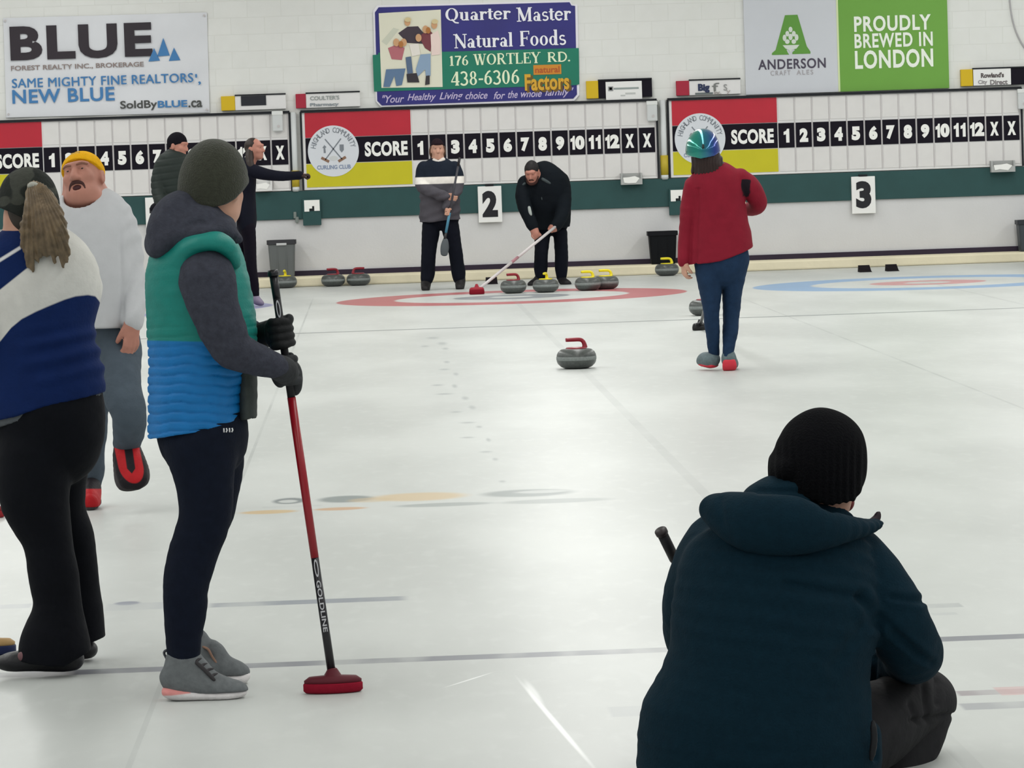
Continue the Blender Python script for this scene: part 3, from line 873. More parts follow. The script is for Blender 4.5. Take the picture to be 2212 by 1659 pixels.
def wall_fittings():
    R = mat('plaque_red', (166, 34, 58), 0.5)
    Yl = mat('plaque_yellow', (212, 178, 22), 0.5)
    plaque(478, 618, 206, 243, 508, Yl, False, None, 'yellow ended white plaque with dark picture, above the left scoreboard',
           [('bar', (521, 575, 207, 228), (34, 36, 44))])
    plaque(639, 778, 201, 238, 661, R, False, None, 'red ended white plaque above the middle scoreboard, with COULTER\'S on it',
           [("COULTER'S", (670, 733, 207, 216), (150, 156, 154), 0.02), ('Pharmacy', (670, 732, 222, 231), (138, 146, 152), 0.03)])
    plaque(1266, 1408, 173, 222, 1292, Yl, True, (1308, 1386, 176, 215), 'yellow ended black plaque with white label, above the middle scoreboard',
           [('bar', (1313, 1324, 187, 197), (140, 142, 142)), ('bar', (1315.5, 1321.5, 189, 194.5), (226, 226, 226)), ('bar', (1325, 1379, 189, 193), (150, 160, 158)), ('bar', (1350, 1372, 200, 204), (192, 194, 192)), ('bar', (1340, 1350, 205, 208), (190, 192, 190))])
    plaque(1460, 1599, 173, 213, 1488, R, False, None, 'red ended white plaque reading Big, above the right scoreboard',
           [('Big', (1507, 1532, 181, 201), (40, 50, 84), 0.05), ('f', (1537, 1553, 179, 197), (120, 122, 120), 0.0), ('s', (1562, 1570, 182, 196), (150, 150, 150), 0.0),
            ('bar', (1501, 1539, 200, 204), (104, 112, 112)), ('Inc.', (1542, 1557, 196, 204), (150, 144, 140), 0.02), ('y', (1568, 1577, 195, 204), (170, 160, 158), 0.0)])
    plaque(2074, 2226, 148, 193, 2100, Yl, True, (2101, 2182, 149, 184), 'yellow ended black plaque reading Direct, above the right scoreboard',
           [("Rowland's", (2117, 2167, 157, 168), (92, 84, 84), 0.05), ('City', (2111, 2131, 173, 184), (150, 146, 148), 0.04), ('Direct', (2137, 2175, 172, 183), (128, 122, 124), 0.04)])
    # slim white pipes with yellow sleeves between the boards
    for i, (px, yt, yb, ys) in enumerate(((632.5, 230, 412, 385), (1430.5, 216, 386, 352))):
        x, z1 = W(px, yt)
        _, z0 = W(px, yb)
        _, zs = W(px, ys)
        t = thing('wall_pipe', ('white conduit pipe with yellow foot between the left and middle scoreboards', 'white conduit pipe with yellow foot between the middle and right scoreboards')[i], 'pipe', (x, WY-0.04, z0), 'pipes between the scoreboards')
        v, f = tube([(x, WY-0.04, z0-0.01), (x, WY-0.04, 2.06)], 0.036, 16)
        mk('pipe', v, f, mat('pipe_white', (214, 218, 218), 0.45), t, True)
        v, f = tube([(x, WY-0.04, z0+0.045), (x, WY-0.04, zs+0.09)], 0.048, 16)
        mk('sleeve', v, f, mat('sleeve_yellow', (190, 168, 50), 0.5), t, True)
        v, f = tube([(x, WY-0.04, z0), (x, WY-0.04, z0+0.046)], 0.046, 16)
        mk('collar', v, f, mat('pipe_white', (214, 218, 218), 0.45), t, True)
    # white plates on green blocks hanging below the rail
    for i, (px, py) in enumerate(((673, 432), (1463, 410))):
        x, z = W(px, py)
        t = thing('outlet_box', ('green outlet block with white plate left of the sheet 2 sign', 'green outlet block with white plate behind the red jacket')[i], 'outlet', (x, WY-0.05, z-0.3), 'outlet blocks under the green rail')
        box('block', x-0.108, x+0.108, WY-0.085, WY-0.03, z-0.30, z+0.015, M_GREEN, t, 0.004)
        pl = plate('plate', [(x-0.088, z), (x-0.088, z-0.135), (x-0.03, z-0.135), (x-0.03, z-0.10), (x+0.005, z-0.10), (x+0.005, z-0.072), (x+0.03, z-0.072), (x+0.03, z-0.13), (x+0.095, z-0.13), (x+0.095, z)], WY-0.085, 0.012, M_TXT, t)
        box('slot', x-0.03, x+0.03, WY-0.09, WY-0.085, z-0.128, z-0.07, M_FRAME, t)
    # trays clipped below the boards
    for i, (px, py, wd) in enumerate(((569, 388, 38), (1362, 374, 46), (2162, 347, 52))):
        x, z = W(px, py)
        h = wd/2/181.0
        t = thing('card_tray', ('white card tray under the left scoreboard', 'grey card tray under the middle scoreboard', 'white card tray under the right scoreboard')[i], 'tray', (x, WY-0.06, z-0.13), 'card trays under the scoreboards')
        bm = bmesh.new()
        box_bm(bm, x-h, x+h, WY-0.16, WY-0.06, z-0.135, z-0.115)
        box_bm(bm, x-h, x-h+0.02, WY-0.16, WY-0.06, z-0.115, z)
        box_bm(bm, x+h-0.02, x+h, WY-0.16, WY-0.06, z-0.115, z)
        box_bm(bm, x-h, x+h, WY-0.075, WY-0.06, z-0.115, z)
        box_bm(bm, x-h, x+h, WY-0.165, WY-0.155, z-0.135, z-0.065)
        from_bm(bm, 'tray', mat('tray_grey', (172, 174, 172), 0.5) if i != 0 else mat('tray_white', (224, 224, 222), 0.5), t)
        vs = []
        rnd = random.Random(i)
        pp = [(x-h*0.7, z-0.11), (x-h*0.3, z-0.12+0.02*rnd.random()), (x+h*0.4, z-0.115), (x+h*0.75, z-0.06), (x+h*0.3, z-0.035), (x-h*0.2, z-0.045), (x-h*0.8, z-0.05)]
        plate('cards', pp, WY-0.166, 0.004, M_TXT, t)
    # little plastic boxes at the boards' upper right corners
    for i, (px, py) in enumerate(((600, 262), (1407, 240), (2206, 214))):
        x, z = W(px, py)
        t = thing('card_box', ('small clear plastic box on the left scoreboard corner', 'small clear plastic box on the middle scoreboard corner', 'small clear plastic box on the right scoreboard corner')[i], 'box', (x, WY-0.06, z-0.1), 'plastic boxes on the scoreboard corners')
        box('case', x-0.062, x+0.062, WY-0.14, WY-0.085, z-0.12, z+0.115, M_PLASTIC, t, 0.012)
        box('lid', x-0.066, x+0.066, WY-0.145, WY-0.085, z+0.07, z+0.12, mat('plastic_pale', (222, 224, 222), 0.4), t, 0.008)
        plate('button', disc(x+0.01, z-0.06, 0.018, n=14), WY-0.139, 0.006, M_GAP, t)
    # loose cable high on the right
    pts = [at(px, py, WY-0.02) for px, py in ((2178, -60), (2181, 0), (2188, 46), (2201, 82), (2222, 112), (2260, 130))]
    v, f = tube(spline(np.array(pts), 6), 0.010, 8)
    tag(mk('cable', v, f, mat('cable_grey', (176, 174, 176), 0.6), None, True), 'thin grey cable hanging on the white wall at the upper right', 'cable')
    # small clip below the rail
    x, z = W(640, 472)
    bm = bmesh.new()
    box_bm(bm, x-0.03, x+0.005, WY-0.07, WY-0.02, z, z+0.08, 0.006)
    box_bm(bm, x-0.01, x+0.03, WY-0.075, WY-0.02, z-0.05, z+0.02, 0.006)
    tag(from_bm(bm, 'wall_clip', mat('clip_grey', (122, 130, 126), 0.5)), 'small grey clip below the green rail beside the left outlet block', 'clip')

def bin_(cx, yb, zt, w, m, rim, label, slot):
    z0 = 0.116
    x, _ = W(cx, 560)
    t = thing('waste_bin', label, 'bin', (x, yb, z0), 'waste bins along the end wall')
    d = w*0.72
    def ring(wx, wy, z):
        r = 0.03
        out = []
        for sx, sy, a0 in ((1, 1, 0), (-1, 1, 90), (-1, -1, 180), (1, -1, 270)):
            for k in range(5):
                a = math.radians(a0+90*k/4)
                out.append((x+sx*(wx-r)+r*math.cos(a), yb+sy*(wy-r)+r*math.sin(a), z))
        return out
    rings = [ring(w*0.40, d*0.40, z0), ring(w*0.42, d*0.42, z0+0.02), ring(w*0.475, d*0.46, zt-0.06), ring(w*0.475, d*0.46, zt-0.01), ring(w*0.445, d*0.43, zt-0.01), ring(w*0.38, d*0.37, z0+0.03)]
    n = 20
    vs = [v for r in rings for v in r]
    fs = [tuple(range(n-1, -1, -1)), tuple(range(5*n, 6*n))]
    for i in range(5):
        for k in range(n):
            fs.append((i*n+k, i*n+(k+1) % n, (i+1)*n+(k+1) % n, (i+1)*n+k))
    mk('bin_body', vs, fs, m, t)
    rr = [ring(w*0.475, d*0.46, zt-0.055), ring(w*0.52, d*0.5, zt-0.05), ring(w*0.52, d*0.5, zt), ring(w*0.455, d*0.44, zt), ring(w*0.455, d*0.44, zt-0.055)]
    vs = [v for r in rr for v in r]
    fs = []
    for i in range(5):
        for k in range(n):
            fs.append((i*n+k, i*n+(k+1) % n, ((i+1) % 5)*n+(k+1) % n, ((i+1) % 5)*n+k))
    mk('rim', vs, fs, rim, t)
    if slot:
        box('handle_slot', x-0.06, x+0.06, yb-d*0.5-0.004, yb-d*0.49, zt-0.062, zt-0.035, mat('slot_pale', (196, 198, 198), 0.6), t, 0.002)
    for s in (-1, 1):
        box('rib', x+s*w*0.16-0.006, x+s*w*0.16+0.006, yb-d*0.462, yb-d*0.40, z0+0.03, zt-0.07, m, t)

# ------------------------------------------------------------------ curling stones
M_GRAN = mat('granite', (74, 78, 76), 0.32, var=0.22, vscale=70, spec=0.5)
M_BAND = mat('granite_band', (126, 132, 130), 0.6, var=0.15, vscale=80)
M_RH = mat('handle_red', (140, 22, 40), 0.35, spec=0.5)
M_YH = mat('handle_yellow', (232, 216, 34), 0.35, spec=0.5)
def stone(loc, rot, m, label, group):
    t = thing('curling_stone', label, 'curling stone', (loc[0], loc[1], 0.0), group)
    v, f = lathe([(0.0, 0.004), (0.050, 0.004), (0.062, 0.0), (0.080, 0.002), (0.108, 0.013), (0.130, 0.034), (0.1375, 0.050), (0.1385, 0.060)])
    v2, f2 = lathe([(0.1385, 0.086), (0.1365, 0.099), (0.127, 0.118), (0.106, 0.134), (0.078, 0.1395), (0.0, 0.140)])
    k = len(v)
    mk('granite_body', v+v2, f+[tuple(k+i for i in q) for q in f2], M_GRAN, t, True, True)
    v, f = lathe([(0.1385, 0.060), (0.1405, 0.064), (0.1405, 0.082), (0.1385, 0.086)])
    mk('striking_band', v, f, M_BAND, t, True, True)
    v, f = lathe([(0.072, 0.1385), (0.074, 0.143), (0.066, 0.148), (0.0, 0.149)], 32)
    mk('handle_cap', v, f, m, t, True, True)
    P = spline(np.array([(0.062, 0, 0.144, 0.020), (0.060, 0, 0.165, 0.016), (0.050, 0, 0.188, 0.0145), (0.028, 0, 0.200, 0.014), (-0.02, 0, 0.202, 0.0145), (-0.072, 0, 0.201, 0.0135)]), 5)
    v, f = tube([q[:3] for q in P], [q[3] for q in P], 14)
    h = mk('handle', v, f, m, t, True, True)
    t.rotation_euler = (0, 0, rot)
    return t

def rubber_hack(loc, label):
    """pair of rubber footholds frozen in the ice; one of them"""
    x, y = loc
    t = thing('hack', label, 'hack', (x, y, 0), 'rubber hacks in the ice')
    bm = bmesh.new()
    vs = [(-0.07, -0.11, 0.0), (0.07, -0.11, 0.0), (0.07, 0.11, 0.0), (-0.07, 0.11, 0.0), (-0.065, -0.06, 0.012), (0.065, -0.06, 0.012), (0.065, 0.10, 0.075), (-0.065, 0.10, 0.075)]
    fs = [(3, 2, 1, 0), (0, 1, 5, 4), (1, 2, 6, 5), (2, 3, 7, 6), (3, 0, 4, 7), (4, 5, 6, 7)]
    mk('wedge', vs, fs, mat('rubber_black', (26, 22, 26), 0.8), t, False, True)
    for k in range(4):
        s = -0.045+0.04*k
        z = 0.012+(s+0.06)/0.16*0.063
        box('ridge', -0.06, 0.06, s-0.006, s+0.006, z, z+0.008, mat('rubber_ridge', (44, 38, 42), 0.8), t, 0.0, True)
    return t

# ------------------------------------------------------------------ brooms
def broom(label, top, bottom, r, zones, head, head_dir, group=None, grip=None):
    """zones: list of (t0, t1, material, part name) along the handle from bottom (0) to top (1)."""
    top, bottom = np.asarray(top, float), np.asarray(bottom, float)
    t = thing('curling_broom', label, 'broom', bottom, group)
    ax = (top-bottom)
    for (a, b, m, nm, rad) in zones:
        v, f = tube([bottom+ax*a, bottom+ax*(a+b)/2, bottom+ax*b], rad, 18)
        mk(nm, v, f, m, t, True)
    if head:
        hl, hw, hh, m1, m2, flat = head
        c = bottom
        d = np.array([head_dir[0], head_dir[1], 0.0]); d /= np.linalg.norm(d)
        e = np.array([-d[1], d[0], 0.0])
        def ring(a, b, z, n=28):
            out = []
            for i in range(n):
                an = 2*math.pi*i/n
                ca, sa = math.cos(an), math.sin(an)
                ex = 0.75 if flat else 1.0
                ca = math.copysign(abs(ca)**ex, ca); sa = math.copysign(abs(sa)**ex, sa)
                p = np.array([c[0], c[1], 0])+d*a*ca+e*b*sa
                out.append((p[0], p[1], z))
            return out
        def solid(rs):
            n = len(rs[0])
            vs = [v for q in rs for v in q]
            fs = [tuple(range(n-1, -1, -1)), tuple(range((len(rs)-1)*n, len(rs)*n))]
            for i in range(len(rs)-1):
                for k in range(n):
                    fs.append((i*n+k, i*n+(k+1) % n, (i+1)*n+(k+1) % n, (i+1)*n+k))
            return vs, fs
        v, f = solid([ring(hl*0.93, hw*0.9, 0.002), ring(hl, hw, 0.008), ring(hl, hw, hh*0.55), ring(hl*0.97, hw*0.95, hh*0.62)])
        mk('brush_pad', v, f, m1, t, True)
        v, f = solid([ring(hl*0.96, hw*0.92, hh*0.60), ring(hl*0.97, hw*0.92, hh*0.78), ring(hl*0.8, hw*0.7, hh), ring(hl*0.30, hw*0.5, hh*1.05), ring(hl*0.16, hw*0.4, hh*1.45), ring(hl*0.12, hw*0.32, hh*1.5)])
        mk('brush_head', v, f, m2, t, True)
    return t
# ================================================================== figures: smooth solids grown from limb chains
_rng = np.random.RandomState(7)
_LAT = _rng.rand(32, 32, 32)
def vnoise(p):
    i = np.floor(p).astype(int)
    f = p-i
    f = f*f*(3-2*f)
    out = 0
    for a in (0, 1):
        for b in (0, 1):
            for c in (0, 1):
                w = (f[:, 0] if a else 1-f[:, 0])*(f[:, 1] if b else 1-f[:, 1])*(f[:, 2] if c else 1-f[:, 2])
                out = out+w*_LAT[(i[:, 0]+a) % 32, (i[:, 1]+b) % 32, (i[:, 2]+c) % 32]
    return out*2-1

class Shape:
    """list of primitives joined softly; (op, kind, data, k)"""
    def __init__(s):
        s.ops = []
    def chain(s, rows, k=0.02, op='u', n=3, ref=(0, 1, 0), joint=1.0):
        s.ops.append((op, 'c', (spline(np.asarray(rows, float), n), np.asarray(ref, float), joint), k)); return s
    def ell(s, c, r, R=None, k=0.02, op='u'):
        s.ops.append((op, 'e', (np.asarray(c, float), np.asarray(r, float), np.eye(3) if R is None else np.asarray(R, float)), k)); return s
    def cut(s, fn):
        s.ops.append(('x', 'f', fn, 0)); return s
    def bounds(s):
        lo, hi = np.full(3, 1e9), np.full(3, -1e9)
        for op, kind, d, k in s.ops:
            if op != 'u': continue
            if kind == 'c':
                r = d[0][:, 3:5].max(1)[:, None]
                lo = np.minimum(lo, (d[0][:, :3]-r).min(0)); hi = np.maximum(hi, (d[0][:, :3]+r).max(0))
            elif kind == 'e':
                r = d[1].max()
                lo = np.minimum(lo, d[0]-r); hi = np.maximum(hi, d[0]+r)
        return lo, hi

class Grid:
    def __init__(g, lo, hi, h):
        g.h = h
        g.o = np.asarray(lo)-3*h
        g.n = np.ceil((np.asarray(hi)+3*h-g.o)/h).astype(int)+1
        g.ax = [g.o[i]+h*np.arange(g.n[i]) for i in range(3)]
    def sl(g, lo, hi):
        a = np.clip(np.floor((lo-g.o)/g.h).astype(int), 0, g.n)
        b = np.clip(np.ceil((hi-g.o)/g.h).astype(int)+1, 0, g.n)
        return tuple(slice(a[i], b[i]) for i in range(3))
    def xyz(g, s):
        return (g.ax[0][s[0]][:, None, None], g.ax[1][s[1]][None, :, None], g.ax[2][s[2]][None, None, :])

def _comb(F, s, d, op, k):
    A = F[s]
    if A.size == 0: return
    if op == 'u':
        if k > 0:
            h = np.clip(0.5+0.5*(A-d)/k, 0, 1)
            F[s] = A*(1-h)+d*h-k*h*(1-h)
        else:
            F[s] = np.minimum(A, d)
    elif op == 's':
        if k > 0:
            h = np.clip(0.5-0.5*(A+d)/k, 0, 1)
            F[s] = A*(1-h)-d*h+k*h*(1-h)
        else:
            F[s] = np.maximum(A, -d)

def field(shape, g):
    F = np.full(tuple(g.n), 0.3, dtype=np.float32)
    for op, kind, dat, k in shape.ops:
        if kind == 'f':
            s = (slice(None),)*3
            X, Y, Z = g.xyz(s)
            np.maximum(F, dat(X, Y, Z), out=F)
            continue
        if kind == 'e':
            c, r, R = dat
            m = r.max()+max(k, 0.012)+2*g.h
            s = g.sl(c-m, c+m)
            X, Y, Z = g.xyz(s)
            dx, dy, dz = X-c[0], Y-c[1], Z-c[2]
            k0 = 0; k1 = 0
            for i in range(3):
                q = dx*R[i][0]+dy*R[i][1]+dz*R[i][2]
                k0 = k0+(q/r[i])**2; k1 = k1+(q/r[i]**2)**2
            k0 = np.sqrt(k0); k1 = np.sqrt(k1)+1e-6
            _comb(F, s, np.where(k1 > 1e-5, k0*(k0-1)/k1, -r.min()).astype(np.float32), op, k)
            continue
        P, ref, joint = dat
        for i in range(len(P)-1):
            a, b = P[i], P[i+1]
            d = b[:3]-a[:3]
            L = np.linalg.norm(d)
            if L < 1e-6: continue
            T = d/L
            m = max(a[3:5].max(), b[3:5].max())+max(k, 0.012)+2*g.h
            s = g.sl(np.minimum(a[:3], b[:3])-m, np.maximum(a[:3], b[:3])+m)
            X, Y, Z = g.xyz(s)
            dx, dy, dz = X-a[0], Y-a[1], Z-a[2]
            tt = dx*T[0]+dy*T[1]+dz*T[2]
            t = np.clip(tt/L, 0, 1)
            D = ref-(ref @ T)*T
            nD = np.linalg.norm(D)
            D = D/nD if nD > 0.05 else np.array([1.0, 0, 0])-T[0]*T
            D = D/np.linalg.norm(D)
            S = np.cross(T, D)
            rw = a[3]+(b[3]-a[3])*t; rd = a[4]+(b[4]-a[4])*t
            qs = dx*S[0]+dy*S[1]+dz*S[2]; qd = dx*D[0]+dy*D[1]+dz*D[2]
            qt = tt-t*L
            ca = 1.0 if i == 0 else joint
            cb = 1.0 if i == len(P)-2 else joint
            rc = np.minimum(rw, rd)*np.where(tt < 0, ca, cb)
            k0 = np.sqrt((qs/rw)**2+(qd/rd)**2+(qt/rc)**2)
            k1 = np.sqrt((qs/rw**2)**2+(qd/rd**2)**2+(qt/rc**2)**2)+1e-6
            _comb(F, s, np.where(k1 > 1e-5, k0*(k0-1)/k1, -rc).astype(np.float32), op, k)
    return F

def surf(F, g):
    s = F < 0
    n = np.array(F.shape)
    cnt = np.zeros(tuple(n-1), dtype=np.int8)
    offs = [(a, b, c) for a in (0, 1) for b in (0, 1) for c in (0, 1)]
    for a, b, c in offs:
        cnt += s[a:n[0]-1+a, b:n[1]-1+b, c:n[2]-1+c]
    act = (cnt > 0) & (cnt < 8)
    idx = np.argwhere(act)
    if len(idx) == 0:
        return np.zeros((0, 3)), np.zeros((0, 4), int)
    vid = np.full(act.shape, -1, dtype=np.int64)
    vid[act] = np.arange(len(idx))
    V = {o: F[idx[:, 0]+o[0], idx[:, 1]+o[1], idx[:, 2]+o[2]].astype(float) for o in offs}
    acc = np.zeros((len(idx), 3)); num = np.zeros(len(idx))
    for o in offs:
        for ax in range(3):
            if o[ax] == 1: continue
            p = list(o); p[ax] = 1; p = tuple(p)
            va, vb = V[o], V[p]
            x = (va < 0) != (vb < 0)
            t = np.where(x, va/np.where(x, va-vb, 1), 0)
            for j in range(3):
                acc[:, j] += np.where(x, o[j]+(t if j == ax else 0), 0)
            num += x
    verts = g.o+g.h*(idx+acc/num[:, None])
    faces = []
    for ax in range(3):
        b, c = (ax+1) % 3, (ax+2) % 3
        sa = [slice(None)]*3; sb = [slice(None)]*3
        sa[ax] = slice(0, n[ax]-1); sb[ax] = slice(1, n[ax])
        ch = s[tuple(sa)] != s[tuple(sb)]
        e = np.argwhere(ch)
        ok = (e[:, b] > 0) & (e[:, c] > 0) & (e[:, b] < n[b]-1) & (e[:, c] < n[c]-1)
        e = e[ok]
        def cell(db, dc):
            q = e.copy(); q[:, b] += db; q[:, c] += dc
            return vid[q[:, 0], q[:, 1], q[:, 2]]
        quad = np.stack([cell(-1, -1), cell(0, -1), cell(0, 0), cell(-1, 0)], 1)
        flip = ~s[e[:, 0], e[:, 1], e[:, 2]]
        quad[flip] = quad[flip][:, ::-1]
        faces.append(quad)
    faces = np.vstack(faces)
    faces = faces[(faces >= 0).all(1)]
    return verts, faces

def vnormals(V, Fc):
    a = V[Fc[:, 2]]-V[Fc[:, 0]]; b = V[Fc[:, 3]]-V[Fc[:, 1]]
    fn = np.cross(a, b)
    N = np.zeros_like(V)
    for i in range(4):
        np.add.at(N, Fc[:, i], fn)
    return N/(np.linalg.norm(N, axis=1)[:, None]+1e-12)

def relax(V, Fc, it):
    for _ in range(it):
        A = np.zeros_like(V); c = np.zeros(len(V))
        for i in range(4):
            for j in (1, 3):
                np.add.at(A, Fc[:, i], V[Fc[:, (i+j) % 4]]); np.add.at(c, Fc[:, i], 1)
        V = V*0.5+0.5*A/np.maximum(c, 1)[:, None]
    return V

def mesh_obj(name, V, Fc, m, parent, zones=None):
    me = bpy.data.meshes.new(name)
    me.vertices.add(len(V)); me.vertices.foreach_set('co', V.astype(np.float32).ravel())
    me.loops.add(len(Fc)*4); me.loops.foreach_set('vertex_index', Fc.astype(np.int32).ravel())
    me.polygons.add(len(Fc))
    me.polygons.foreach_set('loop_start', np.arange(0, len(Fc)*4, 4, dtype=np.int32))
    me.polygons.foreach_set('loop_total', np.full(len(Fc), 4, dtype=np.int32))
    me.update(calc_edges=True)
    me.validate()
    for i, z in enumerate(zones or [], 1):
        at_ = me.attributes.new('zone_%d' % i, 'FLOAT', 'POINT')
        at_.data.foreach_set('value', np.asarray(z, np.float32))
    return link(name, me, m, parent, True)

class Person:
    """a figure standing at distance Y; chains are given as (px, py, depth offset m, half width px, half depth px)."""
    def __init__(s, Y, cell, label):
        s.Y, s.cell, s.label = Y, cell, label
        s.s = FPX/Y
        s.parts = []
        s.skin = Shape()
        s.inset = []
    def P(s, px, py, dy=0.0):
        return at(px, py, s.Y+dy)
    def rows(s, rr):
        out = []
        for r in rr:
            p = s.P(r[0], r[1], r[2])
            out.append((p[0], p[1], p[2], r[3]/s.s, (r[4] if len(r) > 4 else r[3])/s.s))
        return out
    def ch(s, sh, rr, k=0.02, op='u', n=3, joint=1.0):
        sh.chain(s.rows(rr), k, op, n, (0, 1, 0), joint); return sh
    def below(s, pts, keep_above=True):
        """keeps what is above (or below) a line through image points, extended straight in depth"""
        A = [s.P(*p) for p in pts]
        xs = np.array([a[0] for a in A]); zs = np.array([a[2] for a in A])
        o = np.argsort(xs); xs, zs = xs[o], zs[o]
        def fn(X, Y, Z):
            z = np.interp(X.ravel(), xs, zs).reshape(X.shape)
            return (z-Z if keep_above else Z-z)+0*Y
        return fn
    def part(s, name, sh, m, inset=None, disp=None, zones=None, cell=None, relax=1, label=None, sub=None):
        s.parts.append(dict(name=name, sh=sh, m=m, inset=inset, disp=disp, zones=zones, cell=cell, relax=relax, label=label, sub=sub))
        return len(s.parts)-1
    def build(s, skin_mat, group=None):
        lo, hi = s.skin.bounds()
        for p in s.parts:
            if p['inset'] is not None:
                a, b = p['sh'].bounds(); lo = np.minimum(lo, a); hi = np.maximum(hi, b)
        g = Grid(lo, hi, s.cell)
        F = field(s.skin, g)
        for p in s.parts:
            if p['inset'] is not None:
                Q = field(p['sh'], g)+p['inset']
                k = 0.03
                h = np.clip(0.5+0.5*(F-Q)/k, 0, 1)
                F = F*(1-h)+Q*h-k*h*(1-h)
                del Q
        V, Fc = surf(F, g)
        V = relax(V, Fc, 1)
        body = mesh_obj('person', V, Fc, skin_mat, None)
        tag(body, s.label, 'person', group)
        objs = []
        for p in s.parts:
            a, b = p['sh'].bounds()
            gp = Grid(a, b, p['cell'] or s.cell)
            V, Fc = surf(field(p['sh'], gp), gp)
            V = relax(V, Fc, p['relax'])
            if p['disp']:
                N = vnormals(V, Fc)
                V = V+N*p['disp'](V, N)[:, None]
            z = None
            if p['zones']:
                px, py = proj(V)
                z = [f(px, py, V) for f in p['zones']]
            par = body if p['sub'] is None else objs[p['sub']]
            o = mesh_obj(p['name'], V, Fc, p['m'], par, z)
            if p['label']: o['label'] = p['label']
            objs.append(o)
        s.body, s.objs = body, objs
        return body
    def extra(s, name, verts, faces, m, parent=None, smooth=True):
        return mk(name, verts, faces, m, parent or s.body, smooth)

def unit(v):
    v = np.asarray(v, float); return v/np.linalg.norm(v)

class Head:
    """frame of a head: c centre between the ears, f forward, u up; size 1 is a 0.225 m head."""
    def __init__(h, c, f, u=(0, 0, 1), size=1.0, wide=1.0):
        h.c = np.asarray(c, float); h.f = unit(f)
        u = np.asarray(u, float); h.u = unit(u-(u @ h.f)*h.f)
        h.r = np.cross(h.f, h.u)
        h.k = size; h.w = wide
        h.R = np.array([h.r, h.f, h.u])
    def p(h, r, f, u):
        return h.c+h.k*(h.w*r*h.r+f*h.f+u*h.u)
    def row(h, r, f, u, a, b=None):
        q = h.p(r, f, u); return (q[0], q[1], q[2], a*h.k, (b or a)*h.k)
    def e(h, sh, r, f, u, rad, k=0.012, op='u', tilt=None):
        R = h.R
        rr = np.array(rad, float)*h.k; rr[0] *= h.w
        sh.ell(h.p(r, f, u), rr, R, k, op)
    def skull(h, sh, mouth=0.0, jowl=0.0, nose=1.0):
        h.e(sh, 0, -0.012, 0.025, (0.074, 0.094, 0.090), 0.0)
        h.e(sh, 0, 0.022, -0.035, (0.062, 0.072, 0.080), 0.03)
        h.e(sh, 0, 0.058, -0.088-mouth*0.4, (0.036, 0.030, 0.026), 0.03)
        if jowl:
            h.e(sh, 0, 0.02, -0.085, (0.062+jowl*0.02, 0.06, 0.045), 0.03)
        for sgn in (-1, 1):
            h.e(sh, sgn*0.036, 0.064, -0.018, (0.026, 0.022, 0.024), 0.02)       # cheek bone
            h.e(sh, sgn*0.031, 0.098, 0.016, (0.020, 0.021, 0.0135), 0.012, 's')  # eye socket
        sh.chain([h.row(-0.048, 0.070, 0.036, 0.010), h.row(-0.02, 0.086, 0.037, 0.011), h.row(0.02, 0.086, 0.037, 0.011), h.row(0.048, 0.070, 0.036, 0.010)], 0.014, n=2)
        sh.chain([h.row(0, 0.086, 0.020, 0.009*nose), h.row(0, 0.100, -0.005, 0.011*nose), h.row(0, 0.110, -0.026, 0.0135*nose)], 0.010, n=2)
        for sgn in (-1, 1):
            h.e(sh, sgn*0.011*nose, 0.098, -0.029, (0.010*nose, 0.012, 0.009), 0.008)
            h.e(sh, sgn*0.031, 0.076, 0.013, (0.0165, 0.0135, 0.0125), 0.004)     # lids
        sh.chain([h.row(-0.024, 0.078, -0.056, 0.006), h.row(0, 0.090, -0.054, 0.0075), h.row(0.024, 0.078, -0.056, 0.006)], 0.007, n=2)
        sh.chain([h.row(-0.021, 0.076, -0.066-mouth, 0.006), h.row(0, 0.087, -0.068-mouth, 0.0085), h.row(0.021, 0.076, -0.066-mouth, 0.006)], 0.007, n=2)
        if mouth:
            h.e(sh, 0, 0.092, -0.062-mouth*0.5, (0.018, 0.03, 0.004+mouth*0.5), 0.004, 's')
        for sgn in (-1, 1):
            h.e(sh, sgn*0.078, -0.012, -0.008, (0.010, 0.022, 0.034), 0.008)
            h.e(sh, sgn*0.090, -0.008, -0.006, (0.008, 0.010, 0.018), 0.006, 's')
    def eyes(h, person, col=(70, 60, 50)):
        # the lids nearly close over the eyeballs
        for sgn in (-1, 1):
            for nm, rad, dep, m in (('eye', 0.0108, 0.0790, mat('eye_white', (176, 150, 140), 0.4)), ('iris', 0.0066, 0.0850, mat('iris_%d' % col[0], col, 0.3))):
                v, f = lathe([(rad*math.sin(a)*h.k, rad*math.cos(a)*h.k) for a in np.linspace(0.0, math.pi, 9)], 14)
                c = h.p(sgn*0.031, dep, 0.013)
                q0 = np.array(v)
                q0 = q0-0.42*(q0 @ h.u)[:, None]*h.u
                v = c+q0
                person.extra(nm, v, f, m)

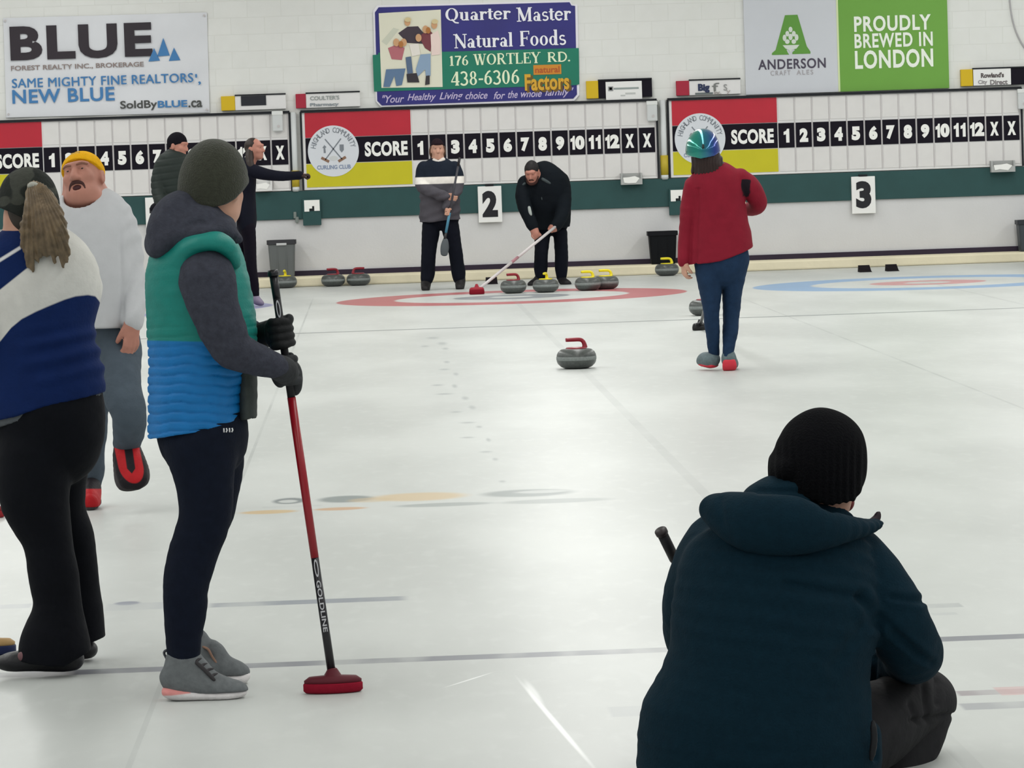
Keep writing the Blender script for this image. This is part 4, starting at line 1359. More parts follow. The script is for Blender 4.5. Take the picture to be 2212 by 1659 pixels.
def grip(sh, C0, A, B, rp, k=1.0, n_f=4, thumb=True, fr=0.0092, gap=0.021):
    """a hand closed round a shaft: C0 on the shaft, A along it towards the thumb side, B from the shaft to the palm."""
    A = unit(A); B = unit(np.asarray(B)-(np.asarray(B) @ A)*A); N = np.cross(A, B)
    C0 = np.asarray(C0, float)
    R = np.array([A, N, B])
    sh.ell(C0+B*(rp+0.020*k), (0.046*k, 0.030*k, 0.020*k), R, 0.012)
    ln = (0.93, 1.0, 0.97, 0.84)
    for i in range(n_f):
        off = (1.5-i)*gap*k
        rr = rp+fr*k*0.9
        pts = []
        for th in np.linspace(35, 35+225*ln[i], 8):
            a = math.radians(th)
            q = C0+A*(off*(1-0.1*(th > 150)))+rr*(math.cos(a)*B+math.sin(a)*N)*(1.0+(0.30 if 60 < th < 120 else 0.10))
            f = fr*k*(1.05 if th < 90 else 0.92)
            pts.append((q[0], q[1], q[2], f, f))
        sh.chain(pts, 0.004, n=2)
    if thumb:
        pts = []
        for j, th in enumerate(np.linspace(-25, -165, 5)):
            a = math.radians(th)
            q = C0+A*(0.030+0.010*j/4)*k+(rp+fr*k)*(math.cos(a)*B+math.sin(a)*N)*1.12
            f = fr*k*(1.25-0.06*j)
            pts.append((q[0], q[1], q[2], f, f))
        sh.chain(pts, 0.006, n=2)

def open_hand(sh, W_, D_, N_, k=1.0, curl=0.6, side=1, spread=0.10):
    """a relaxed hand: wrist W_, direction D_ towards the fingertips, N_ palm normal; side sets the thumb's edge."""
    D_ = unit(D_); N_ = unit(np.asarray(N_)-(np.asarray(N_) @ D_)*D_); S_ = np.cross(D_, N_)*side
    W_ = np.asarray(W_, float)
    R = np.array([D_, S_, N_])
    sh.ell(W_+D_*0.048*k, (0.052*k, 0.040*k, 0.016*k), R, 0.015)
    sh.ell(W_+D_*0.010*k, (0.030*k, 0.028*k, 0.020*k), R, 0.02)
    for i, L in enumerate((0.072, 0.080, 0.074, 0.058)):
        x = (1.5-i)*0.0200*k
        p = W_+D_*(0.088-0.004*abs(i-1.2))*k+S_*x
        d = unit(D_+S_*spread*(1.5-i)*0.6)
        pts = []
        ang = 0.15
        for j in range(4):
            r = (0.0098-0.0007*j)*k
            pts.append((p[0], p[1], p[2], r, r))
            dd = d*math.cos(ang)+N_*math.sin(ang)
            p = p+dd*L*k/3.0
            ang += curl*(0.8+0.12*i)
        sh.chain(pts, 0.006, n=2)
    p = W_+D_*0.025*k+S_*0.030*k
    pts = []
    d = unit(D_*0.90+S_*0.36+N_*0.34)
    for j in range(4):
        r = (0.0125-0.0010*j)*k
        pts.append((p[0], p[1], p[2], r, r))
        p = p+d*0.026*k
        d = unit(d+N_*0.18-S_*0.12)
    sh.chain(pts, 0.008, n=2)

def folds(amp, fr=(9, 9, 4), amp2=0.0, fr2=(26, 26, 26), seed=0.0):
    fr, fr2 = np.array(fr, float), np.array(fr2, float)
    def fn(V, N):
        d = amp*vnoise(V*fr+seed)
        if amp2: d = d+amp2*vnoise(V*fr2+seed+5)
        return d
    return fn

M_SKIN = mat('skin', (196, 150, 128), 0.55, var=0.05, vscale=14, spec=0.35)
M_SKIN2 = mat('skin_ruddy', (176, 122, 106), 0.55, var=0.07, vscale=16, spec=0.35)

def foot_ground(px, py):
    return gnd(px, py)
# ================================================================== the people
def vest_woman():
    Q = Person(10.95, 0.006, 'person in a green and blue puffer vest and olive beanie, holding the red broom upright')
    # --- leggings
    leg = Shape()
    Q.ch(leg, [(428, 870, 0, 78, 100), (434, 912, 0, 88, 108), (441, 955, 0, 88, 106)], 0.03)
    Q.ch(leg, [(434, 960, -.09, 76, 70), (442, 1040, -.09, 58, 60), (443, 1120, -.09, 52, 53), (421, 1182, -.09, 48, 47), (404, 1250, -.09, 47, 45), (399, 1330, -.09, 40, 38), (396, 1390, -.09, 32, 33), (396, 1425, -.09, 30, 32)], 0.02)
    Q.ch(leg, [(452, 950, .09, 74, 70), (462, 1040, .09, 57, 60), (450, 1120, .10, 47, 52), (425, 1185, .10, 39, 46), (410, 1250, .13, 34, 42), (407, 1330, .17, 31, 36), (412, 1405, .20, 28, 30)], 0.015)
    Q.part('leggings', leg, mat('leggings_navy', (17, 23, 37), 0.85, var=0.12, vscale=30, bump=0.2, bscale=120), 0.012, folds(0.003, (10, 10, 16), 0.0012, (30, 30, 60)))
    # --- vest
    v = Shape()
    Q.ch(v, [(430, 548, 0, 72, 96), (424, 572, 0, 96, 134), (427, 620, 0, 107, 138), (435, 690, 0, 111, 128), (437, 735, 0, 112, 122), (430, 800, 0, 103, 122), (424, 860, 0, 98, 126), (424, 930, 0, 98, 128), (424, 965, 0, 97, 128)], 0.02)
    Q.ch(v, [(450, 540, -.115, 46, 22), (432, 556, -.125, 56, 26)], 0.03)
    Q.ch(v, [(386, 566, -.13, 15, 22), (410, 536, -.17, 11, 22), (456, 521, -.19, 10, 22), (488, 530, -.175, 10, 22), (507, 560, -.12, 10, 22)], 0.03)
    v.cut(Q.below([(250, 957), (328, 945), (400, 929), (525, 910), (600, 905)]))
    # armhole
    Q.ch(v, [(449, 584, -.29, 42, 60), (448, 600, -.29, 50, 60), (453, 630, -.29, 48, 60)], 0.006, 's')
    def quilt(V, N):
        px, py = proj(V)
        amp = np.clip((py-660)/120.0, 0.12, 1.0)
        ph = (py+2.5*np.sin(px*0.035)+1.5*np.sin(px*0.09+py*0.02)+3*vnoise(V*np.array([8, 8, 8])))/20.5
        t = ph-np.floor(ph)
        gr = np.exp(-((t-0.5)/0.11)**2)
        return -0.0062*amp*gr+0.0022*vnoise(V*np.array([22, 22, 40]))
    def z_blue(px, py, V):
        return (py-(736+0.02*(px-330)))*0.001336
    Q.part('vest', v, mat_zones('vest_cloth', [(12, 126, 116), (0, 112, 180)], 0.55, 0.002, 0.05, 30, 0.15, 150, 0.35), 0.014, quilt, [z_blue], 0.0045)
    # dark layer showing at the open front
    ln = Shape()
    Q.ch(ln, [(528, 780, .02, 22, 80), (533, 830, .02, 21, 84), (534, 900, .02, 21, 84), (534, 930, .02, 20, 82)], 0.01)
    ln.cut(Q.below([(480, 905), (520, 905), (545, 900), (560, 908)]))
    Q.part('jacket_lining', ln, mat('lining_charcoal', (62, 68, 66), 0.75, var=0.1, vscale=30, bump=0.2), None, folds(0.003, (12, 12, 22)))
    # --- hooded top: sleeves and hood
    s1 = Shape()
    Q.ch(s1, [(452, 572, -.13, 40, 44), (447, 592, -.175, 54, 46), (450, 622, -.195, 57, 45), (466, 670, -.20, 51, 43), (483, 718, -.20, 47, 41), (502, 754, -.19, 41, 39), (540, 771, -.165, 35, 34), (578, 785, -.14, 28, 28), (603, 793, -.125, 22, 23)], 0.012)
    Q.ch(s1, [(455, 560, .15, 48, 44), (475, 640, .19, 44, 40), (500, 700, .17, 36, 36), (548, 716, .08, 24, 24)], 0.012)
    def sleeve(V, N):
        return 0.0035*vnoise(V*np.array([10, 10, 26]))+0.0015*vnoise(V*np.array([40, 40, 70]))
    Q.part('sleeves', s1, mat('hoodie_grey', (62, 64, 74), 0.9, var=0.16, vscale=60, bump=0.35, bscale=160), 0.012, sleeve, None, 0.005)
    hd = Shape()
    Q.ch(hd, [(404, 432, 0, 22, 60), (380, 470, 0, 38, 92), (362, 512, 0, 38, 112), (352, 532, 0, 25, 100)], 0.03)
    Q.ch(hd, [(385, 464, -.02, 40, 60), (428, 474, -.05, 33, 58), (464, 482, -.05, 23, 52), (494, 500, -.02, 11, 56)], 0.03)
    Q.ch(hd, [(376, 496, -.06, 40, 56), (426, 488, -.08, 24, 46), (474, 494, -.06, 12, 50)], 0.03)
    Q.ch(hd, [(350, 532, -.10, 24, 20), (396, 512, -.14, 15, 16), (452, 500, -.145, 8, 14), (503, 506, -.10, 7, 14)], 0.02)
    def hoodf(V, N):
        px, py = proj(V)
        return 0.003*np.sin((px*0.55+py)*0.10+3*vnoise(V*6))+0.003*vnoise(V*np.array([16, 16, 16]))
    Q.part('hood', hd, mat('hoodie_grey', (62, 64, 74), 0.9), None, hoodf, None, 0.005)
    # --- head, beanie
    H = Head(Q.P(464, 406), (0.42, 0.90, -0.12), (0.04, 0, 1), 0.95)
    H.skull(Q.skin)
    Q.ch(Q.skin, [(448, 520, 0, 42, 42), (452, 470, 0, 40, 42), (462, 430, 0, 42, 44)], 0.03)
    Q.ch(Q.skin, [(470, 450, -.02, 28, 30), (488, 458, .03, 20, 26), (492, 440, .05, 24, 30)], 0.02)
    hat = Shape()
    Q.ch(hat, [(462, 354, 0, 50, 52), (462, 376, 0, 65, 66), (461, 405, 0, 69, 70), (459, 435, 0, 66, 69), (458, 460, 0, 62, 66)], 0.02)
    hat.cut(Q.below([(380, 418), (400, 428), (428, 443), (458, 449), (490, 441), (512, 428), (540, 392)]))
    def knit(V, N):
        px, py = proj(V)
        band = np.exp(-((py-(404-0.35*(px-461)))/5.0)**2)
        return 0.0016*vnoise(V*np.array([14, 14, 14]))-0.002*band*(px > 505)
    Q.part('beanie', hat, mat('beanie_olive', (58, 60, 50), 0.95, var=0.14, vscale=80, bump=0.5, bscale=220, sheen=0.2), None, knit, None, 0.005)
    hr = Shape()
    Q.ch(hr, [(425, 440, -.06, 16, 20), (440, 462, -.055, 14, 18), (452, 478, -.04, 8, 12)], 0.02)
    Q.part('hair', hr, mat('hair_brown_grey', (92, 82, 70), 0.7), None, folds(0.002, (30, 30, 8)))
    # --- shoes
    for (dy, ox, oy, nm) in ((-.09, 0, 0, 0), (.20, 33, -36, 1)):
        sh = Shape()
        Q.ch(sh, [(372, 1462, dy, 26, 27), (392, 1468, dy, 38, 30), (430, 1474, dy, 34, 31), (470, 1484, dy, 24, 32), (506, 1490, dy, 17, 30), (522, 1492, dy, 13, 22)] if nm == 0 else
                 [(372+ox, 1462+oy, dy, 26, 26), (392+ox, 1466+oy, dy, 36, 28), (430+ox, 1474+oy, dy, 30, 29), (466+ox, 1484+oy, dy, 22, 30), (492+ox, 1489+oy, dy, 15, 26)], 0.015)
        Q.ch(sh, [(396+ox*.6, 1418+oy*.9, dy, 33, 31), (396+ox*.7, 1445+oy, dy, 34, 31)], 0.02)
        Q.ch(sh, [(428+ox, 1430+oy, dy, 10, 20), (445+ox, 1455+oy, dy, 12, 22)], 0.02)
        zz = Q.P(400, 1496+oy, dy)[2]
        sh.cut(lambda X, Y, Z, z=zz: z-Z+0*X+0*Y)
        i = Q.part('shoe', sh, mat('sneaker_grey', (108, 112, 114), 0.75, var=0.12, vscale=60, bump=0.25), 0.008, folds(0.0015, (30, 30, 30)), None, 0.004)
        so = Shape()
        ee = 525 if nm == 0 else 498+ox
        Q.ch(so, [(362+ox, 1494+oy, dy, 13, 30), (392+ox, 1497+oy, dy, 15, 33), (440+ox, 1500+oy, dy, 11, 32), (490+ox*.9, 1500+oy, dy, 11, 33), (ee, 1494+oy, dy, 9, 22)], 0.01)
        fl = 0.001
        so.cut(lambda X, Y, Z, z=fl: z-Z+0*X+0*Y)
        def zpink(px, py, V, ox=ox, oy=oy):
            return np.minimum(412+ox-px, (1503+oy-(px-350-ox)*0.02)-py-np.clip(px-370-ox, 0, 99)*0.10)*0.0013
        Q.part('sole', so, mat_zones('sole_white', [(226, 222, 222), (226, 150, 146)], 0.6), None, None, [zpink], 0.004, 1, None, i)
        lo = Shape()
        Q.ch(lo, [(362+ox, 1426+oy, dy, 3, 4), (354+ox, 1410+oy, dy, 2.5, 4), (362+ox, 1405+oy, dy, 2.5, 4), (366+ox, 1425+oy, dy, 2.5, 4)], 0.002)
        lc = Shape()
        if nm == 0:
            for q in range(4):
                Q.ch(lc, [(424+q*11, 1428+q*11, -.125, 2.6, 3), (430+q*11, 1424+q*11, -.115, 2.6, 3), (437+q*11, 1423+q*11, -.095, 2.6, 3)], 0.003)
            Q.ch(lc, [(425, 1432, -.128, 4, 4), (445, 1450, -.13, 4, 4), (462, 1468, -.13, 4, 4)], 0.003)
        else:
            Q.ch(lc, [(438, 1397, .16, 2.4, 3), (450, 1403, .16, 2.4, 3), (458, 1418, .16, 2.4, 3), (468, 1432, .16, 2.4, 3)], 0.003)
        Q.part('laces', lc, mat('laces_dark', (64, 62, 64), 0.8) if nm == 0 else mat('laces_tan', (150, 120, 104), 0.8), None, None, None, 0.003, 0, None, i)
        Q.part('pull_tab', lo, mat('tab_dark', (70, 72, 78), 0.7), None, None, None, 0.003, 0, None, i)
    # --- broom and gloves
    top, bot = Q.P(589, 583, -.02), gnd(719, 1470, 0.035)
    ax = top-bot
    ln_ = np.linalg.norm(ax)
    def on(t): return bot+ax*t
    tl = 1-(795-583)/(1450-583.)
    th_ = 1-(716-583)/(1450-583.)
    gl = Shape()
    cN = on(tl)
    palm = unit(np.array([-0.75, -0.65, 0.1]))
    grip(gl, cN, ax, palm, 0.0135, 1.0, fr=0.0105, gap=0.0215)
    Q.ch(gl, [(594, 792, -.125, 23, 24), (610, 797, -.10, 24, 24), (622, 806, -.07, 22, 20)], 0.015)
    Q.ch(gl, [(640, 800, -.02, 11, 14), (640, 830, -.01, 10, 14), (637, 846, -.01, 8, 10)], 0.012)
    Q.part('glove', gl, mat('glove_charcoal', (54, 56, 58), 0.8, var=0.15, vscale=40, bump=0.3), None, None, None, 0.003)
    gf = Shape()
    grip(gf, on(th_), ax, unit(np.array([-0.85, 0.5, 0.15])), 0.0125, 1.0, fr=0.0115, gap=0.0225)
    Q.ch(gf, [(553, 722, .09, 20, 22), (575, 722, .06, 24, 24), (598, 716, .03, 26, 26)], 0.015)
    Q.part('glove', gf, mat('glove_black', (18, 20, 22), 0.7, bump=0.3), None, None, None, 0.003)
    Q.ch(Q.skin, [(598, 792, -.12, 14, 14), (615, 798, -.09, 14, 14)], 0.02)
    Q.ch(Q.skin, [(555, 718, .08, 12, 12), (595, 716, .03, 14, 14)], 0.02)
    Q.build(M_SKIN)
    # waistband mark
    p = Q.P(493, 929, -.166)
    for k in (-1, 1):
        c = p+np.array([k*0.008, -0.004, 0])
        Q.extra('logo_mark', *tube([c+np.array([-0.004, 0, 0.006]), c+np.array([-0.004, 0, -0.006])], 0.002, 8), mat('mark_white', (226, 226, 226), 0.5), Q.objs[0])
        Q.extra('logo_mark', *tube([c+np.array([0.003, 0, 0.006]), c+np.array([0.005, 0, 0.0]), c+np.array([0.002, 0, -0.006])], 0.002, 8), mat('mark_white', (226, 226, 226), 0.5), Q.objs[0])
    red = mat('broom_red', (150, 16, 32), 0.3, spec=0.5)
    blk = mat('broom_black', (20, 18, 24), 0.35, spec=0.5)
    b = broom('red and black curling broom held upright by the person in the vest', top, bot, 0.012,
              [(0, 0.30, blk, 'lower_handle', [0.0125, 0.012, 0.0115]), (0.30, 0.69, red, 'red_handle', [0.0118, 0.0125, 0.0125]), (0.69, 0.93, mat('broom_grip', (22, 22, 26), 0.6), 'grip', 0.0115), (0.93, 0.985, blk, 'upper_handle', [0.0115, 0.012, 0.0125]), (0.985, 1.0, blk, 'end_cap', [0.016, 0.0165, 0.014])],
              (0.086, 0.036, 0.048, mat('brush_red_pad', (140, 22, 44), 0.8, bump=0.3), mat('brush_dark_red', (88, 14, 30), 0.6), False), (1, 0.05))
    # white lettering down the lower handle
    A = unit(ax)
    side = np.cross(A, unit(EYE-bot)); side = unit(side); nrm = np.cross(side, A)
    if nrm @ (EYE-bot) < 0: nrm = -nrm
    co, fs = text_bits('GOLDLINE', 0.02)
    lo, hi = co.min(0), co.max(0)
    q = (co-lo)/(hi-lo)
    vv = [on(0.245)-A*(a*0.150)+side*(0.0)+nrm*0.0128+np.cross(nrm, -A)*((c-0.5)*0.013) for a, c in q]
    mk('lettering', vv, fs, mat('broom_letter', (196, 196, 200), 0.5), b)
    def oval(t, L, w, nm):
        vs = []
        n = 20
        for i in range(n):
            a = 2*math.pi*i/n
            vs.append(on(t)+A*L*math.cos(a)+np.cross(nrm, -A)*w*math.sin(a)+nrm*0.0125+side*0)
        for i in range(n):
            a = 2*math.pi*i/n
            vs.append(on(t)+A*L*0.75*math.cos(a)+np.cross(nrm, -A)*w*0.55*math.sin(a)+nrm*0.0127)
        mk('emblem', vs, [(i, (i+1) % n, n+(i+1) % n, n+i) for i in range(n)], mat('broom_letter', (196, 196, 200), 0.5), b)
    oval(0.275, 0.026, 0.006, 'e'); oval(0.905, 0.026, 0.006, 'e')

def pony_woman():
    Q = Person(11.62, 0.006, 'person seen from behind with long ponytail, dark cap, and white and navy pullover')
    pants = Shape()
    Q.ch(pants, [(106, 850, 0, 106, 100), (107, 900, 0, 109, 108), (107, 950, 0, 108, 108)], 0.03)
    Q.ch(pants, [(75, 990, -.06, 78, 82), (73, 1065, -.08, 72, 72), (87, 1118, -.09, 59, 62), (104, 1165, -.10, 49, 54), (114, 1234, -.11, 49, 52), (124, 1303, -.11, 48, 54), (124, 1345, -.11, 54, 60), (119, 1385, -.11, 70, 70), (118, 1425, -.11, 76, 76)], 0.018)
    Q.ch(pants, [(160, 930, .09, 52, 75), (152, 985, .10, 42, 66), (146, 1040, .10, 38, 58), (146, 1100, .11, 36, 50), (156, 1132, .115, 34, 48), (168, 1165, .12, 33, 46), (175, 1234, .14, 34, 46), (182, 1303, .15, 37, 50), (188, 1350, .16, 37, 54), (192, 1410, .17, 37, 56)], 0.012)
    pants.cut(Q.below([(-60, 1418), (40, 1414), (150, 1422), (190, 1400), (197, 1396), (240, 1388)]))
    Q.part('trousers', pants, mat('trousers_black', (12, 14, 20), 0.8, var=0.12, vscale=20, bump=0.15), 0.014, folds(0.003, (8, 8, 10), 0.001, (26, 26, 40)))
    j = Shape()
    Q.ch(j, [(72, 535, 0, 48, 50), (70, 562, 0, 106, 75), (77, 600, 0, 127, 92), (78, 645, 0, 128, 98), (80, 700, 0, 110, 96), (86, 750, 0, 112, 98), (95, 815, 0, 122, 104), (96, 870, 0, 122, 108), (96, 930, 0, 120, 108)], 0.03)
    Q.ch(j, [(150, 575, .02, 42, 45), (176, 610, .05, 38, 48), (186, 636, .10, 25, 44), (160, 676, .26, 22, 36), (120, 700, .36, 24, 30), (80, 700, .40, 22, 24)], 0.016)
    Q.ch(j, [(-10, 575, -.02, 44, 46), (-28, 640, -.06, 42, 46), (-30, 720, -.08, 40, 42), (-50, 790, -.02, 36, 36), (-95, 850, .08, 30, 30)], 0.02)
    hem = Q.below([(-200, 960), (0, 905), (54, 889), (108, 871), (217, 848), (300, 830)])
    j.cut(hem)
    LB = [(-200, 900), (-60, 800), (0, 738), (24, 708), (47, 689), (78, 673), (108, 660), (140, 647), (163, 640), (190, 637), (206, 640), (214, 650), (240, 700)]
    lx, ly = [a for a, b in LB], [b for a, b in LB]
    def z_white(px, py, V):
        lo = np.interp(px, lx, ly)-py
        col = py-(626-0.80*np.clip(px, -60, 62))+np.clip(px-62, 0, 999)*1.6
        return np.minimum(lo, col)*0.0014
    def z_pipe(px, py, V):
        d = np.abs(py-(562-0.62*px))
        return np.minimum(4-d, 45-px)*0.0014
    def wr(V, N):
        px, py = proj(V)
        w = np.clip((py-690)/40, 0, 1)*np.clip((850-py)/60, 0, 1)*np.clip((px-30)/60, 0, 1)
        return 0.004*vnoise(V*np.array([9, 9, 9]))+0.005*w*np.sin(py*0.16+px*0.03+2*vnoise(V*6))+0.0015*vnoise(V*np.array([30, 30, 30]))
    Q.part('pullover', j, mat_zones('pullover_cloth', [(14, 36, 84), (212, 210, 204), (220, 220, 220)], 0.85, 0.0025, 0.06, 18, 0.2), 0.014, wr, [z_white, z_pipe], 0.005)
    hb = Shape()
    Q.ch(hb, [(96, 850, 0, 120, 106), (96, 880, 0, 119.5, 105), (96, 935, 0, 119, 105)], 0.02)
    hb.cut(Q.below([(-200, 948), (0, 893), (108, 862), (217, 845), (300, 828)], False))
    hb.cut(Q.below([(-200, 980), (0, 920), (54, 902), (108, 882), (217, 858), (300, 842)]))
    Q.part('hem_band', hb, mat('hem_grey', (88, 92, 96), 0.85, bump=0.3), None)
    # head
    H = Head(Q.P(62, 463), (-0.34, 0.94, -0.05), (0, 0, 1), 0.90)
    H.skull(Q.skin)
    Q.ch(Q.skin, [(60, 560, 0, 44, 44), (56, 520, 0, 37, 40), (58, 470, 0, 40, 44)], 0.03)
    cap = Shape()
    Q.ch(cap, [(60, 407, 0, 40, 44), (61, 425, 0, 57, 63), (61, 448, 0, 60, 70), (61, 470, 0, 58, 70)], 0.02)
    cap.cut(Q.below([(-20, 452), (4, 449), (30, 458), (55, 470), (90, 466), (118, 455), (150, 450)]))
    def z_camo(px, py, V):
        return vnoise(V*np.array([26, 26, 34]))-0.12
    Q.part('cap', cap, mat_zones('cap_camo', [(38, 41, 38), (64, 66, 60)], 0.85, 0.06, 0.1, 40, 0.3), None, folds(0.0015, (20, 20, 20)), [z_camo], 0.005)
    hr = Shape()
    Q.ch(hr, [(66, 430, -.02, 48, 54), (68, 466, -.03, 42, 50), (70, 486, -.04, 26, 40)], 0.02)
    Q.part('hair', hr, mat('hair_dark_brown', (46, 38, 30), 0.6), None, folds(0.002, (40, 40, 10)), None, 0.005)
    pt = Shape()
    rnd = random.Random(5)
    Q.ch(pt, [(72, 404, -.10, 13, 12), (86, 432, -.135, 27, 18), (96, 475, -.15, 40, 22), (99, 515, -.15, 42, 19), (101, 540, -.14, 34, 12)], 0.02)
    for i in range(12):
        u = i/11.0
        x1 = 52+u*94
        ye = 548+24*math.sin(u*9.0)+rnd.uniform(-12, 18)+(8 if u > .85 else 0)
        Q.ch(pt, [(70+u*18, 412, -.11, 5, 6), (60+u*60, 450, -.15-.02*rnd.random(), 8, 8), (50+u*86, 500, -.16-.02*rnd.random(), 8, 7), (x1-3+3*rnd.random(), ye-22, -.15, 5, 5), (x1+rnd.uniform(-4, 6), ye, -.145, 1.6, 2)], 0.006)
    def strands(V, N):
        px, py = proj(V)
        u = (px-(72+(py-404)*0.17))/(12+(py-404)*0.22+1e-3)
        return 0.0024*np.sin(u*19+vnoise(V*np.array([20, 20, 4]))*3)+0.0010*np.sin(u*49+py*0.02)
    Q.part('ponytail', pt, mat('hair_ash_blonde', (112, 94, 70), 0.5, var=0.34, vscale=34, spec=0.5), None, strands, None, 0.003, 1)
    ti = Shape()
    Q.ch(ti, [(63, 402, -.122, 4, 6), (72, 399, -.125, 4, 6), (82, 404, -.122, 4, 6)], 0.01)
    Q.part('hair_tie', ti, mat('hair_tie_pale', (168, 168, 158), 0.7), None, None, None, 0.004)
    # shoes
    sh = Shape()
    Q.ch(sh, [(6, 1431, -.11, 14, 30), (40, 1428, -.11, 19, 34), (90, 1425, -.11, 22, 34), (135, 1422, -.11, 25, 32), (160, 1424, -.11, 21, 28)], 0.015)
    sh.cut(lambda X, Y, Z: 0.002-Z+0*X+0*Y)
    i = Q.part('shoe', sh, mat('clog_black', (26, 26, 30), 0.45, bump=0.2), 0.006, folds(0.001, (30, 30, 30)), None, 0.004)
    tr = Shape()
    Q.ch(tr, [(44, 1418, -.16, 9, 6), (62, 1416, -.165, 8, 6), (80, 1417, -.165, 6, 6)], 0.01)
    Q.part('trim', tr, mat('shoe_trim_rose', (120, 84, 88), 0.6), None, None, None, 0.004, 0, None, i)
    s2 = Shape()
    Q.ch(s2, [(150, 1404, .20, 14, 26), (180, 1402, .20, 17, 28), (195, 1403, .20, 15, 24)], 0.015)
    Q.part('shoe', s2, mat('clog_black', (26, 26, 30), 0.45), 0.006, None, None, 0.004)
    # hands hidden in front of the body hold the broom
    Q.build(M_SKIN)
    b0 = gnd(-24, 1381, 0.05)
    broom('curling broom with navy brush and tan top at the left edge by the black shoe', Q.P(-98, 760, .12), b0, 0.012,
          [(0, 0.75, mat('broom_navy', (26, 34, 66), 0.35), 'handle', 0.0125), (0.75, 1.0, mat('broom_grip', (22, 22, 26), 0.6), 'grip', 0.0135)],
          (0.085, 0.04, 0.05, mat('brush_navy', (24, 36, 78), 0.6), mat('brush_tan', (176, 142, 92), 0.6), True), (1, 0.03))

